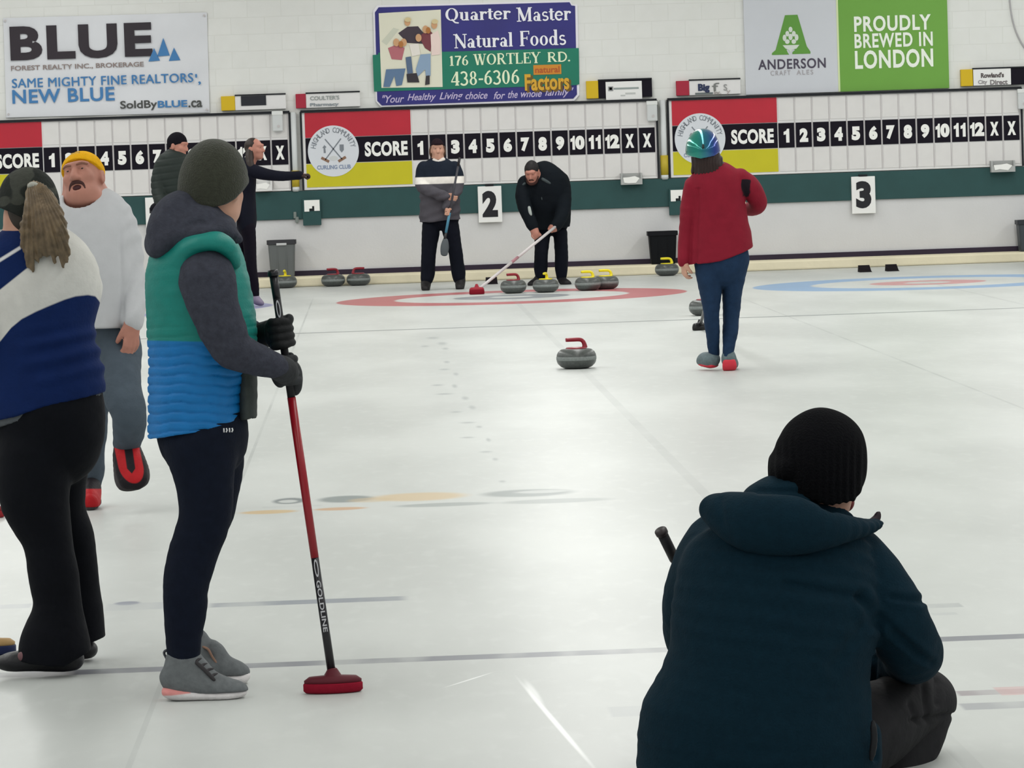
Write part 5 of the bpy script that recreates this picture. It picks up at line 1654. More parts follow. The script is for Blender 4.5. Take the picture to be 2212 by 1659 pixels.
def yellow_hat_man():
    Q = Person(16.95, 0.006, 'person in a yellow beanie and white sweatshirt walking forward with mouth open')
    pants = Shape()
    Q.ch(pants, [(232, 700, 0, 60, 70), (233, 735, 0, 62, 70)], 0.03)
    Q.ch(pants, [(252, 750, -.04, 52, 56), (258, 800, -.14, 44, 52), (264, 850, -.24, 41, 44), (277, 888, -.29, 33, 38), (279, 920, -.24, 31, 32), (275, 950, -.17, 26, 29), (273, 966, -.14, 24, 26)], 0.02)
    Q.ch(pants, [(200, 750, .05, 50, 55), (200, 850, .09, 38, 44), (200, 930, .14, 28, 34), (200, 990, .18, 23, 28), (198, 1044, .20, 21, 24)], 0.02)
    def zdark(px, py, V):
        return (V[:, 1]-(Q.Y-0.02))*1.0+(py < 780)*-1.0
    Q.part('trousers', pants, mat('trousers_slate', (74, 84, 94), 0.85, var=0.08, vscale=22, bump=0.25), 0.014, folds(0.006, (8, 8, 12), 0.002, (24, 24, 36)))
    j = Shape()
    Q.ch(j, [(186, 447, .01, 44, 46), (192, 470, .01, 80, 64), (200, 510, .0, 94, 84), (204, 580, -.02, 88, 92), (206, 650, -.02, 84, 94), (207, 730, -.02, 80, 90)], 0.03)
    Q.ch(j, [(256, 480, .0, 28, 36), (276, 522, .0, 27, 36), (286, 580, -.02, 25, 34), (291, 640, -.10, 23, 29), (288, 680, -.16, 20, 23), (286, 697, -.18, 19, 21)], 0.02)
    Q.ch(j, [(128, 480, .0, 30, 36), (108, 540, .0, 27, 36), (104, 610, .0, 25, 33), (110, 680, -.06, 20, 24)], 0.02)
    lowc = Q.below([(0, 700), (100, 702), (190, 706), (262, 704), (264, 704)])
    lx = Q.P(262, 704)[0]
    j.cut(lambda X, Y, Z, fn=lowc: np.where(X < lx+0.005, fn(X, Y, Z), fn(X, Y, Z)-0.02))
    Q.ch(j, [(176, 425, -.06, 38, 40), (184, 452, -.02, 40, 44)], 0.01, 's')
    def sw(V, N):
        px, py = proj(V)
        arm = np.clip((px-262)/15, 0, 1)
        d = 0.006*vnoise(V*np.array([6, 6, 4]))+0.003*arm*np.sin(py*0.13+px*0.14+3*vnoise(V*5))+0.004*np.clip((py-560)/80, 0, 1)*vnoise(V*np.array([11, 11, 7]))
        fold = np.exp(-((px-(262+0.02*(py-500)))/5.0)**2)*np.clip((py-480)/60, 0, 1)
        return d-0.009*fold
    Q.part('sweatshirt', j, mat('sweatshirt_white', (188, 189, 192), 0.9, var=0.03, vscale=20, bump=0.08, bscale=120), 0.014, sw, None, 0.006)
    # chest emblem
    em = Shape()
    Q.ch(em, [(156, 530, -.205, 5, 3), (164, 532, -.205, 4, 3)], 0.0)
    # head tilted back and to the left
    H = Head(Q.P(179, 384, -.02), (-0.30, -0.90, 0.27), (-0.10, 0.28, 1), 1.0, 1.12)
    H.skull(Q.skin, 0.016, 0.35, 1.15)
    H.e(Q.skin, 0, 0.0, -0.11, (0.066, 0.066, 0.04), 0.03)
    Q.ch(Q.skin, [(186, 462, .02, 42, 42), (186, 440, .02, 43, 44), (184, 415, .02, 42, 44)], 0.03)
    cap = Shape()
    H.e(cap, 0, -0.012, 0.030, (0.082, 0.103, 0.094), 0.0)
    n = unit(H.u*0.97-H.f*0.52)
    p0 = H.p(0, 0.085, 0.062)
    cap.cut(lambda X, Y, Z: -((X-p0[0])*n[0]+(Y-p0[1])*n[1]+(Z-p0[2])*n[2]))
    Q.part('beanie', cap, mat('beanie_gold', (228, 170, 26), 0.9, var=0.06, vscale=60, bump=0.5, bscale=200), None, folds(0.0015, (30, 30, 30)), None, 0.004)
    bd = Shape()
    H.e(bd, 0, -0.012, 0.030, (0.085, 0.107, 0.096), 0.0)
    bd.cut(lambda X, Y, Z: -((X-p0[0])*n[0]+(Y-p0[1])*n[1]+(Z-p0[2])*n[2]))
    bd.cut(lambda X, Y, Z: ((X-p0[0])*n[0]+(Y-p0[1])*n[1]+(Z-p0[2])*n[2])-0.040)
    Q.part('cuff', bd, mat('beanie_gold', (228, 170, 26), 0.9), None, None, None, 0.004, 1, None, 2)
    mo = Shape()
    mo.chain([H.row(-0.030, 0.073, -0.104, 0.005), H.row(-0.031, 0.079, -0.078, 0.005), H.row(-0.025, 0.085, -0.056, 0.006), H.row(-0.010, 0.094, -0.048, 0.0075), H.row(0.010, 0.094, -0.048, 0.0075), H.row(0.025, 0.085, -0.056, 0.006), H.row(0.031, 0.079, -0.078, 0.005), H.row(0.030, 0.073, -0.104, 0.005)], 0.004)
    Q.part('moustache', mo, mat('moustache_dark', (74, 50, 48), 0.8), None, folds(0.001, (60, 60, 60)), None, 0.003, 0)
    mc = Shape()
    H.e(mc, 0, 0.081, -0.070, (0.021, 0.010, 0.014), 0.0)
    Q.part('mouth', mc, mat('mouth_dark', (66, 28, 32), 0.6), None, None, None, 0.003, 0)
    eb = Shape()
    for sgn in (-1, 1):
        eb.chain([H.row(sgn*0.014, 0.098, 0.032, 0.005), H.row(sgn*0.032, 0.094, 0.036, 0.006), H.row(sgn*0.050, 0.079, 0.032, 0.005)], 0.002, n=2)
    Q.part('eyebrows', eb, mat('brow_brown', (134, 94, 80), 0.8), None, None, None, 0.003, 0)
    # hand hanging
    open_hand(Q.skin, Q.P(285, 694, -.19), (-0.06, -0.10, -1.0), (-0.55, 0.8, 0.0), 1.02, 0.42, -1, 0.02)
    # shoes
    sh = Shape()
    Q.ch(sh, [(272, 962, -.13, 24, 26), (276, 985, -.17, 29, 28), (283, 1010, -.22, 32, 24), (288, 1036, -.265, 29, 17), (289, 1044, -.275, 22, 13)], 0.015)
    def z_blk(px, py, V):
        tongue = 9-np.abs(px-(276+0.14*(py-960)))-np.clip(py-1012, 0, 99)*0.8
        rim = 26*(np.hypot((px-(273+0.21*(py-962)))/27.0, np.maximum(py-1006, 0)/38.0)-1)
        return np.maximum(tongue, rim)*0.002
    i = Q.part('shoe', sh, mat_zones('shoe_red_black', [(176, 30, 36), (30, 26, 30)], 0.6, 0.004, 0.08), 0.006, folds(0.0015, (30, 30, 30)), [z_blk], 0.004)
    so = Shape()
    Q.ch(so, [(272, 966, -.10, 28, 14), (279, 998, -.155, 34, 14), (285, 1026, -.215, 37, 15), (288, 1046, -.262, 33, 14)], 0.015)
    Q.part('sole', so, mat('sole_dark', (52, 48, 50), 0.7), None, None, None, 0.004, 1, None, i)
    s2 = Shape()
    Q.ch(s2, [(198, 1050, .17, 20, 24), (197, 1072, .10, 19, 30), (196, 1086, .0, 17, 20)], 0.015)
    s2.cut(lambda X, Y, Z: 0.014-Z+0*X+0*Y)
    def z_b2(px, py, V):
        return np.maximum(1056-py, 0-py)*0.002
    i = Q.part('shoe', s2, mat_zones('shoe_red_black', [(176, 30, 36), (30, 26, 30)], 0.6), 0.006, None, [z_b2], 0.004)
    so = Shape()
    Q.ch(so, [(198, 1082, .18, 20, 10), (197, 1092, .10, 21, 10), (196, 1098, -.01, 18, 10)], 0.015)
    so.cut(lambda X, Y, Z: 0.001-Z+0*X+0*Y)
    Q.part('sole', so, mat('sole_dark', (52, 48, 50), 0.7), None, None, None, 0.004, 1, None, i)
    Q.build(M_SKIN2)
    H.eyes(Q, (60, 50, 46))
    # cap patch
    c = H.p(0.002, 0.0, 0)+H.u*0.099+H.f*0.060
    v, f = [], []
    for a, b in ((-1, -1), (1, -1), (1, 1), (-1, 1)):
        v.append(c+H.r*0.020*a+unit(H.u*0.7-H.f*0.7)*0.008*b)
    v += [q-unit(H.f*0.7+H.u*0.7)*0.009 for q in v]
    Q.extra('patch', v, [(0, 1, 2, 3), (7, 6, 5, 4), (0, 4, 5, 1), (1, 5, 6, 2), (2, 6, 7, 3), (3, 7, 4, 0)], mat('patch_grey', (186, 150, 74), 0.8), Q.objs[2], False)
def simple_shoe(Q, rows, m, sole=None, label=None, cell=0.005, k=0.015, floor=0.002):
    sh = Shape(); Q.ch(sh, rows, k)
    sh.cut(lambda X, Y, Z: floor-Z+0*X+0*Y)
    i = Q.part('shoe', sh, m, 0.006, None, None, cell, 1, label)
    if sole:
        so = Shape(); Q.ch(so, sole[0], 0.01)
        so.cut(lambda X, Y, Z: 0.0008-Z+0*X+0*Y)
        Q.part('sole', so, sole[1], None, None, None, cell, 1, None, i)
    return i

def red_jacket_woman():
    Q = Person(25.6, 0.007, 'person walking away in a red jacket, jeans and shiny blue-green helmet')
    je = Shape()
    Q.ch(je, [(1556, 520, 0, 50, 42), (1558, 550, 0, 55, 46), (1559, 578, 0, 55, 46)], 0.03)
    Q.ch(je, [(1532, 590, -.01, 29, 40), (1535, 630, -.01, 24, 34), (1537, 680, -.02, 16.5, 26), (1539, 715, 0, 15.5, 25), (1541, 750, .02, 12.5, 17), (1543, 764, .03, 12, 14)], 0.006)
    Q.ch(je, [(1586, 585, .02, 28, 40), (1582, 630, .03, 22, 34), (1579, 680, .04, 18, 27), (1578, 715, .02, 16.5, 25), (1574, 752, -.04, 12.5, 16), (1572, 770, -.06, 11, 13)], 0.006)
    Q.part('jeans', je, mat('jeans_blue', (30, 50, 76), 0.85, var=0.16, vscale=18, bump=0.3, bscale=150), 0.012, folds(0.0045, (8, 8, 12), 0.0015, (26, 26, 50)))
    j = Shape()
    Q.ch(j, [(1541, 372, 0, 27, 26), (1546, 396, 0, 58, 40), (1550, 440, 0, 57, 46), (1555, 490, 0, 60, 46), (1558, 530, 0, 66, 50), (1557, 590, 0, 69, 54)], 0.03)
    Q.ch(j, [(1497, 402, 0, 19, 24), (1489, 450, .01, 19, 25), (1483, 510, .02, 17, 21), (1480, 545, .0, 15, 17), (1477, 566, -.02, 13.5, 15)], 0.012)
    lo = Q.below([(1400, 600), (1466, 578), (1486, 573), (1551, 562), (1608, 542), (1640, 526)])
    j.cut(lo)
    Q.ch(j, [(1598, 386, 0, 22, 26), (1622, 408, .02, 22, 26), (1637, 434, .04, 18, 20), (1634, 448, .10, 16, 16), (1618, 452, .20, 14, 14), (1602, 446, .30, 12, 12)], 0.012)
    def z_blk(px, py, V):
        d = np.minimum(np.minimum(px-1601, 1623-px), np.minimum(py-386, 428-py))
        return d*0.003+0.012*vnoise(V*np.array([16, 16, 16]))+0.008*vnoise(V*np.array([40, 40, 40]))-0.006
    def jf(V, N):
        px, py = proj(V)
        return 0.006*vnoise(V*np.array([6, 6, 7]))+0.002*vnoise(V*np.array([20, 20, 30]))-0.010*np.exp(-((px-(1507-0.03*(py-420)))/4)**2)*(py > 405)
    Q.part('jacket', j, mat_zones('jacket_red', [(126, 24, 42), (26, 18, 26)], 0.75, 0.004, 0.06, 14, 0.2), 0.014, jf, [z_blk], 0.006)
    cu = Shape()
    Q.ch(cu, [(1604, 441, -.03, 4.5, 5), (1608, 438, -.03, 4, 5)], 0.005)
    Q.part('zip_pull', cu, mat('zip_pale', (206, 186, 166), 0.5), None, None, None, 0.004, 0)
    H = Head(Q.P(1519, 330), (0.05, 1, -0.05), (0, 0, 1), 0.95)
    H.skull(Q.skin)
    Q.ch(Q.skin, [(1538, 380, 0, 20, 20), (1528, 350, 0, 18, 19)], 0.03)
    open_hand(Q.skin, Q.P(1477, 562, -.02), (0.02, 0.1, -1), (0.9, 0.3, 0), 0.95, 0.8, 1, 0.02)
    Q.ch(Q.skin, [(1602, 446, .30, 10, 10), (1590, 440, .34, 12, 12)], 0.02)
    he = Shape()
    Q.ch(he, [(1519, 306, 0, 27, 33), (1518, 318, .0, 34, 42), (1519, 336, .0, 35, 43)], 0.02)
    he.cut(Q.below([(1470, 337), (1483, 336), (1510, 343), (1540, 337), (1556, 327), (1570, 322)]))
    m = mat('helmet_shell', (10, 110, 100), 0.12, metal=0.55, spec=0.6, coat=0.6)
    nt = m.node_tree
    b = nt.nodes['Principled BSDF']
    lw = nt.nodes.new('ShaderNodeTexCoord'); sp = nt.nodes.new('ShaderNodeSeparateXYZ')
    nt.links.new(lw.outputs['Object'], sp.inputs[0])
    mr = nt.nodes.new('ShaderNodeMapRange')
    cx = Q.P(1522, 320)[0]
    mr.inputs['From Min'].default_value = cx-0.06; mr.inputs['From Max'].default_value = cx+0.06
    nt.links.new(sp.outputs[0], mr.inputs['Value'])
    mx = nt.nodes.new('ShaderNodeMix'); mx.data_type = 'RGBA'
    mx.inputs['A'].default_value = lin((12, 132, 116)); mx.inputs['B'].default_value = lin((18, 52, 140))
    nt.links.new(mr.outputs['Result'], mx.inputs['Factor']); nt.links.new(mx.outputs['Result'], b.inputs['Base Color'])
    Q.part('helmet', he, m, None, None, None, 0.005)
    kn = Shape()
    Q.ch(kn, [(1519, 314, -.13, 3.5, 3.5), (1519, 319, -.135, 3.5, 3.5)], 0.0)
    Q.part('helmet_dial', kn, mat('dial_dark', (16, 40, 40), 0.4), None, None, None, 0.004, 0)
    hr = Shape()
    Q.ch(hr, [(1524, 336, 0, 31, 36), (1527, 352, -.01, 31, 34), (1531, 366, -.02, 27, 28), (1512, 372, -.03, 12, 14)], 0.015)
    Q.ch(hr, [(1550, 345, -.02, 10, 14), (1556, 360, -.03, 9, 12), (1561, 368, -.03, 4, 6)], 0.01)
    Q.ch(hr, [(1503, 345, -.01, 9, 14), (1500, 362, -.01, 6, 10), (1497, 372, -.02, 3, 5)], 0.01)
    Q.part('hair', hr, mat('hair_dark', (40, 24, 22), 0.5), None, lambda V, N: 0.004*np.sin(proj(V)[0]*0.9+2*vnoise(V*20)), None, 0.005, 0)
    g1 = mat('shoe_grey_teal', (96, 110, 114), 0.7, var=0.2, vscale=40)
    so = mat('sole_coral', (206, 50, 66), 0.6)
    simple_shoe(Q, [(1541, 776, .02, 14, 16), (1534, 778, .04, 16, 16), (1523, 776, .10, 14, 15), (1516, 778, .16, 10, 13)], g1,
                ([(1544, 789, .02, 5, 15), (1532, 789, .05, 5, 15), (1519, 787, .14, 4, 13)], so))
    sh = Shape()
    Q.ch(sh, [(1574, 766, -.05, 13, 15), (1575, 778, -.04, 15, 16), (1578, 782, .06, 14, 17), (1580, 784, .16, 12, 15)], 0.015)
    i = Q.part('shoe', sh, g1, 0.006, None, None, 0.005)
    s2 = Shape()
    Q.ch(s2, [(1575, 781, -.085, 14, 7), (1576, 792, -.075, 15, 7), (1576, 800, -.02, 14, 6), (1578, 799, .10, 13, 6)], 0.008)
    s2.cut(lambda X, Y, Z: 0.001-Z+0*X+0*Y)
    Q.part('sole', s2, so, None, None, None, 0.005, 1, None, i)
    Q.build(M_SKIN)
    # the broom held in front; only its black brush shows beside the leg
    broom('black curling broom held in front of the red jacket, only its brush showing', Q.P(1584, 425, .40), gnd(1505, 703, 0.04)+np.array([0.03, 0, 0]), 0.012,
          [(0, 0.8, mat('broom_black', (20, 18, 24), 0.35), 'handle', 0.0125), (0.8, 1, mat('broom_grip', (22, 22, 26), 0.6), 'grip', 0.0135)],
          (0.088, 0.045, 0.06, mat('brush_black_pad', (16, 16, 18), 0.5), mat('brush_black', (24, 24, 28), 0.25), False), (1, 0.95))

def standing_curler():
    Q = Person(42.4, 0.008, 'person standing with crossed arms in a dark and grey jacket with white chest stripe')
    tr = Shape()
    Q.ch(tr, [(951, 455, 0, 39, 26), (951, 474, 0, 39, 24)], 0.03)
    Q.ch(tr, [(931, 490, 0, 19.5, 26), (928, 530, 0, 16.5, 22), (925, 565, 0, 15, 19), (924, 592, 0, 14.5, 17), (922, 604, -.01, 13, 15)], 0.012)
    Q.ch(tr, [(972, 490, 0, 19.5, 26), (981, 530, 0, 15.5, 22), (987, 565, 0, 15, 19), (990, 590, 0, 14.5, 17), (991, 602, -.01, 13, 15)], 0.012)
    Q.part('trousers', tr, mat('trousers_ink', (15, 18, 28), 0.85, bump=0.2), 0.014, folds(0.006, (7, 7, 10)))
    j = Shape()
    Q.ch(j, [(946, 357, 0, 16, 16), (947, 366, 0, 34, 25), (948, 390, 0, 39, 32), (950, 430, 0, 42, 34), (950, 475, 0, 42, 35), (950, 490, 0, 42, 35)], 0.03)
    j.cut(Q.below([(880, 482), (950, 477), (1010, 472)]))
    Q.ch(j, [(915, 362, 0, 14, 17), (910, 385, -.02, 13, 16), (913, 404, -.10, 12, 13), (938, 416, -.22, 11, 11), (962, 424, -.24, 10, 10)], 0.02)
    Q.ch(j, [(982, 362, 0, 14, 17), (988, 385, -.02, 13, 16), (986, 410, -.10, 12, 13), (972, 432, -.20, 11, 11), (966, 448, -.22, 10, 10)], 0.02)
    def z1(px, py, V): return (382+0.03*(948-px)-py)*0.005
    def z2(px, py, V): return np.minimum(py-(382+0.03*(948-px)), 397+0.03*(948-px)-py)*0.005
    def jf(V, N):
        px, py = proj(V)
        return 0.006*vnoise(V*np.array([8, 8, 14]))+0.006*np.clip((py-405)/20, 0, 1)*np.sin(py*0.35+px*0.12+2*vnoise(V*5))
    Q.part('jacket', j, mat_zones('jacket_striped', [(78, 76, 82), (26, 34, 46), (232, 228, 220)], 0.85, 0.004, 0.08, 14, 0.3), 0.014, jf, [z1, z2], 0.006)
    H = Head(Q.P(945, 324), (0.04, -1, 0.02), (0, 0, 1), 1.02, 0.90)
    H.skull(Q.skin)
    Q.ch(Q.skin, [(946, 356, 0, 13, 13), (946, 338, .01, 12, 13)], 0.02)
    open_hand(Q.skin, Q.P(962, 424, -.25), (0.8, 0.1, -0.3), (0, 1, 0.2), 0.95, 0.5, 1)
    grip(Q.skin, Q.P(968, 458, -.26), Q.P(991, 342, -.26)-Q.P(960, 530, -.26), (-0.2, 1, 0), 0.013, 1.0)
    ca = Shape()
    H.e(ca, 0, -0.012, 0.034, (0.082, 0.102, 0.094), 0.0)
    p0 = H.p(0, 0.08, 0.060)
    n = unit(H.u*0.98-H.f*0.12)
    ca.cut(lambda X, Y, Z: -((X-p0[0])*n[0]+(Y-p0[1])*n[1]+(Z-p0[2])*n[2]))
    i = Q.part('cap', ca, mat('cap_maroon_black', (34, 20, 26), 0.8), None, None, None, 0.006)
    br = Shape()
    br.chain([H.row(-0.05, 0.088, 0.064, 0.010), H.row(0, 0.108, 0.064, 0.010), H.row(0.05, 0.088, 0.064, 0.010)], 0.01)
    Q.part('visor', br, mat('cap_maroon_black', (34, 20, 26), 0.8), None, None, None, 0.006, 1, None, i)
    hr = Shape()
    for s in (-1, 1):
        hr.chain([H.row(s*0.078, -0.01, 0.03, 0.016), H.row(s*0.080, -0.02, -0.03, 0.018), H.row(s*0.072, -0.03, -0.07, 0.012)], 0.01)
    Q.part('hair', hr, mat('hair_brown', (86, 62, 46), 0.6), None, None, None, 0.006)
    cl = Shape()
    Q.ch(cl, [(938, 346, -.06, 4, 6), (947, 350, -.08, 4, 6), (957, 345, -.06, 5, 6)], 0.01)
    Q.part('collar', cl, mat('collar_pale', (214, 208, 200), 0.8), None, None, None, 0.006)
    bt = mat('boot_black', (24, 22, 24), 0.6)
    for x, y in ((920, 612), (994, 610)):
        sh = Shape()
        Q.ch(sh, [(x+1, y-10, .0, 10, 12), (x, y+2, -.02, 10, 13), (x-0.5, y+10, -.12, 9, 8), (x-1, y+12, -.17, 8, 7)], 0.015)
        sh.cut(lambda X, Y, Z: 0.001-Z+0*X+0*Y)
        Q.part('boot', sh, bt, 0.006, None, None, 0.006)
    Q.build(M_SKIN)
    H.eyes(Q, (52, 42, 38))
    broom('upside-down curling broom held by the person in the striped jacket', Q.P(960, 521, -.27), Q.P(993, 340, -.27), 0.012,
          [(0.0, 0.10, mat('broom_black', (20, 18, 24), 0.35), 'grip', 0.015), (0.10, 0.66, mat('broom_slate', (66, 66, 72), 0.5), 'handle', 0.0125), (0.66, 0.90, mat('broom_sky', (70, 130, 156), 0.4), 'blue_handle', 0.015), (0.90, 1.0, mat('broom_black', (20, 18, 24), 0.35), 'joint', 0.016)],
          None, (1, 0))
    t = [o for o in C.objects if o.name.startswith('curling_broom') and o.type == 'EMPTY'][-1]
    a = Q.P(962, 519, -.27); b = Q.P(959.5, 548, -.27)
    hd = Shape()
    hd.chain([(a[0], a[1], a[2], 0.030, 0.022), ((a[0]+b[0])/2, a[1], (a[2]+b[2])/2, 0.045, 0.03), (b[0], b[1], b[2], 0.040, 0.028)], 0.01)
    lo, hi = hd.bounds(); g = Grid(lo, hi, 0.006)
    V, Fc = surf(field(hd, g), g)
    o = mesh_obj('brush_head', V, Fc, mat('brush_grey', (82, 88, 92), 0.7), None)
    o.parent = t; o.matrix_parent_inverse = Matrix.Translation(-t.location)

def sweeper():
    Q = Person(42.65, 0.008, 'person in black bending forward, sweeping with a red brush in the rings')
    tr = Shape()
    Q.ch(tr, [(1191, 468, .10, 36, 30), (1191, 486, .08, 35, 24)], 0.03)
    Q.ch(tr, [(1173, 505, .05, 17, 24), (1169, 545, .0, 14.5, 20), (1168, 575, .02, 14, 17), (1168, 598, .03, 12, 14)], 0.012)
    Q.ch(tr, [(1210, 505, .05, 16, 24), (1213, 545, .0, 14, 20), (1213, 575, .02, 13.5, 17), (1213, 598, .03, 11, 13)], 0.012)
    Q.part('trousers', tr, mat('trousers_ink', (15, 18, 28), 0.85), 0.014, folds(0.006, (7, 7, 10)))
    j = Shape()
    Q.ch(j, [(1176, 378, -.15, 30, 30), (1179, 398, -.14, 50, 36), (1177, 430, -.08, 55, 40), (1182, 465, .0, 50, 38), (1188, 492, .05, 42, 36)], 0.03)
    j.cut(Q.below([(1100, 494), (1180, 496), (1240, 488)]))
    Q.ch(j, [(1135, 396, -.18, 17, 18), (1130, 425, -.26, 15, 16), (1136, 455, -.32, 14, 14), (1147, 480, -.36, 12, 12), (1153, 494, -.37, 9.5, 10)], 0.02)
    Q.ch(j, [(1210, 392, -.12, 20, 20), (1218, 430, -.20, 16, 16), (1214, 462, -.28, 14, 14), (1204, 484, -.34, 12, 12), (1199, 490, -.35, 10, 10)], 0.02)
    Q.part('jacket', j, mat('jacket_black', (14, 20, 26), 0.8, var=0.1, bump=0.2), 0.014, folds(0.006, (7, 7, 9), 0.002, (20, 20, 30)), None, 0.006)
    st = mat('stripe_slate', (60, 70, 72), 0.7)
    for rr in ([(1172, 387, -.33, 3.4, 4), (1183, 393, -.325, 3.4, 4), (1193, 399, -.30, 3.2, 4)], [(1127, 402, -.26, 2.6, 4), (1134, 396, -.285, 2.6, 4)]):
        s = Shape(); Q.ch(s, rr, 0.005)
        Q.part('shoulder_stripe', s, st, None, None, None, 0.006, 0)
    s = Shape(); Q.ch(s, [(1170, 424, -.295, 3, 3), (1171, 431, -.29, 3, 3)], 0.005)
    Q.part('chest_logo', s, st, None, None, None, 0.006, 0)
    s = Shape(); Q.ch(s, [(1143, 448, -.395, 3.2, 3), (1145, 458, -.40, 3.4, 3), (1147, 464, -.40, 2.4, 3)], 0.005)
    Q.part('sleeve_logo', s, mat('logo_mist', (168, 176, 172), 0.6), None, None, None, 0.006, 0)
    H = Head(Q.P(1149, 372, -.32), (-0.22, -0.86, -0.42), (-0.10, -0.30, 1), 1.0)
    H.skull(Q.skin)
    Q.ch(Q.skin, [(1166, 388, -.18, 14, 15), (1157, 380, -.26, 13, 14)], 0.02)
    grip(Q.skin, Q.P(1158, 509, -.40), Q.P(1200, 490, -.33)-Q.P(1030, 622, -.10), (0, 0.6, 0.8), 0.013, 1.15)
    grip(Q.skin, Q.P(1194, 494, -.36), Q.P(1200, 490, -.33)-Q.P(1030, 622, -.10), (0.3, 0.5, 0.8), 0.013, 1.15)
    Q.ch(Q.skin, [(1152, 492, -.37, 8, 8), (1156, 503, -.39, 8, 8)], 0.015)
    Q.ch(Q.skin, [(1201, 486, -.35, 8, 8), (1197, 492, -.36, 9, 9)], 0.015)
    hr = Shape()
    H.e(hr, 0, -0.016, 0.034, (0.079, 0.098, 0.094), 0.0)
    p0 = H.p(0, 0.085, 0.066); n = unit(H.u*0.74-H.f*0.68)
    hr.cut(lambda X, Y, Z: -((X-p0[0])*n[0]+(Y-p0[1])*n[1]+(Z-p0[2])*n[2]))
    Q.part('hair', hr, mat('hair_black', (22, 18, 20), 0.6), None, folds(0.004, (24, 24, 24)), None, 0.006)
    bd = Shape()
    bd.chain([H.row(-0.064, 0.02, -0.05, 0.012), H.row(-0.044, 0.066, -0.094, 0.014), H.row(0, 0.086, -0.104, 0.016), H.row(0.044, 0.066, -0.094, 0.014), H.row(0.064, 0.02, -0.05, 0.012)], 0.01)
    bd.chain([H.row(-0.026, 0.084, -0.060, 0.007), H.row(0, 0.098, -0.046, 0.007), H.row(0.026, 0.084, -0.060, 0.007)], 0.005)
    Q.part('beard', bd, mat('beard_dark', (66, 44, 40), 0.8), None, None, None, 0.005)
    bt = mat('boot_black', (24, 22, 24), 0.6)
    for rr in ([(1165, 600, .04, 9, 11), (1158, 608, .02, 8, 10), (1147, 614, -.03, 7, 9)], [(1213, 600, .04, 9, 11), (1216, 607, .0, 8.5, 11), (1226, 612, -.08, 7, 10)]):
        sh = Shape(); Q.ch(sh, rr, 0.012)
        sh.cut(lambda X, Y, Z: 0.001-Z+0*X+0*Y)
        Q.part('shoe', sh, bt, 0.006, None, None, 0.006)
    Q.build(M_SKIN2)
    H.eyes(Q, (40, 34, 32))
    b0 = gnd(1030, 628, 0.04)
    broom('curling broom with white handle and red brush held by the bending sweeper', Q.P(1203, 487, -.36), b0, 0.012,
          [(0, 0.42, mat('broom_white', (206, 200, 200), 0.4), 'handle', 0.016), (0.42, 0.50, mat('broom_rose', (168, 120, 128), 0.4), 'band', 0.0165), (0.50, 1.0, mat('broom_white', (206, 200, 200), 0.4), 'upper_handle', 0.0155)],
          (0.082, 0.045, 0.075, mat('brush_crimson_pad', (126, 20, 36), 0.8), mat('brush_crimson', (150, 26, 44), 0.6), True), (1, 0.1))

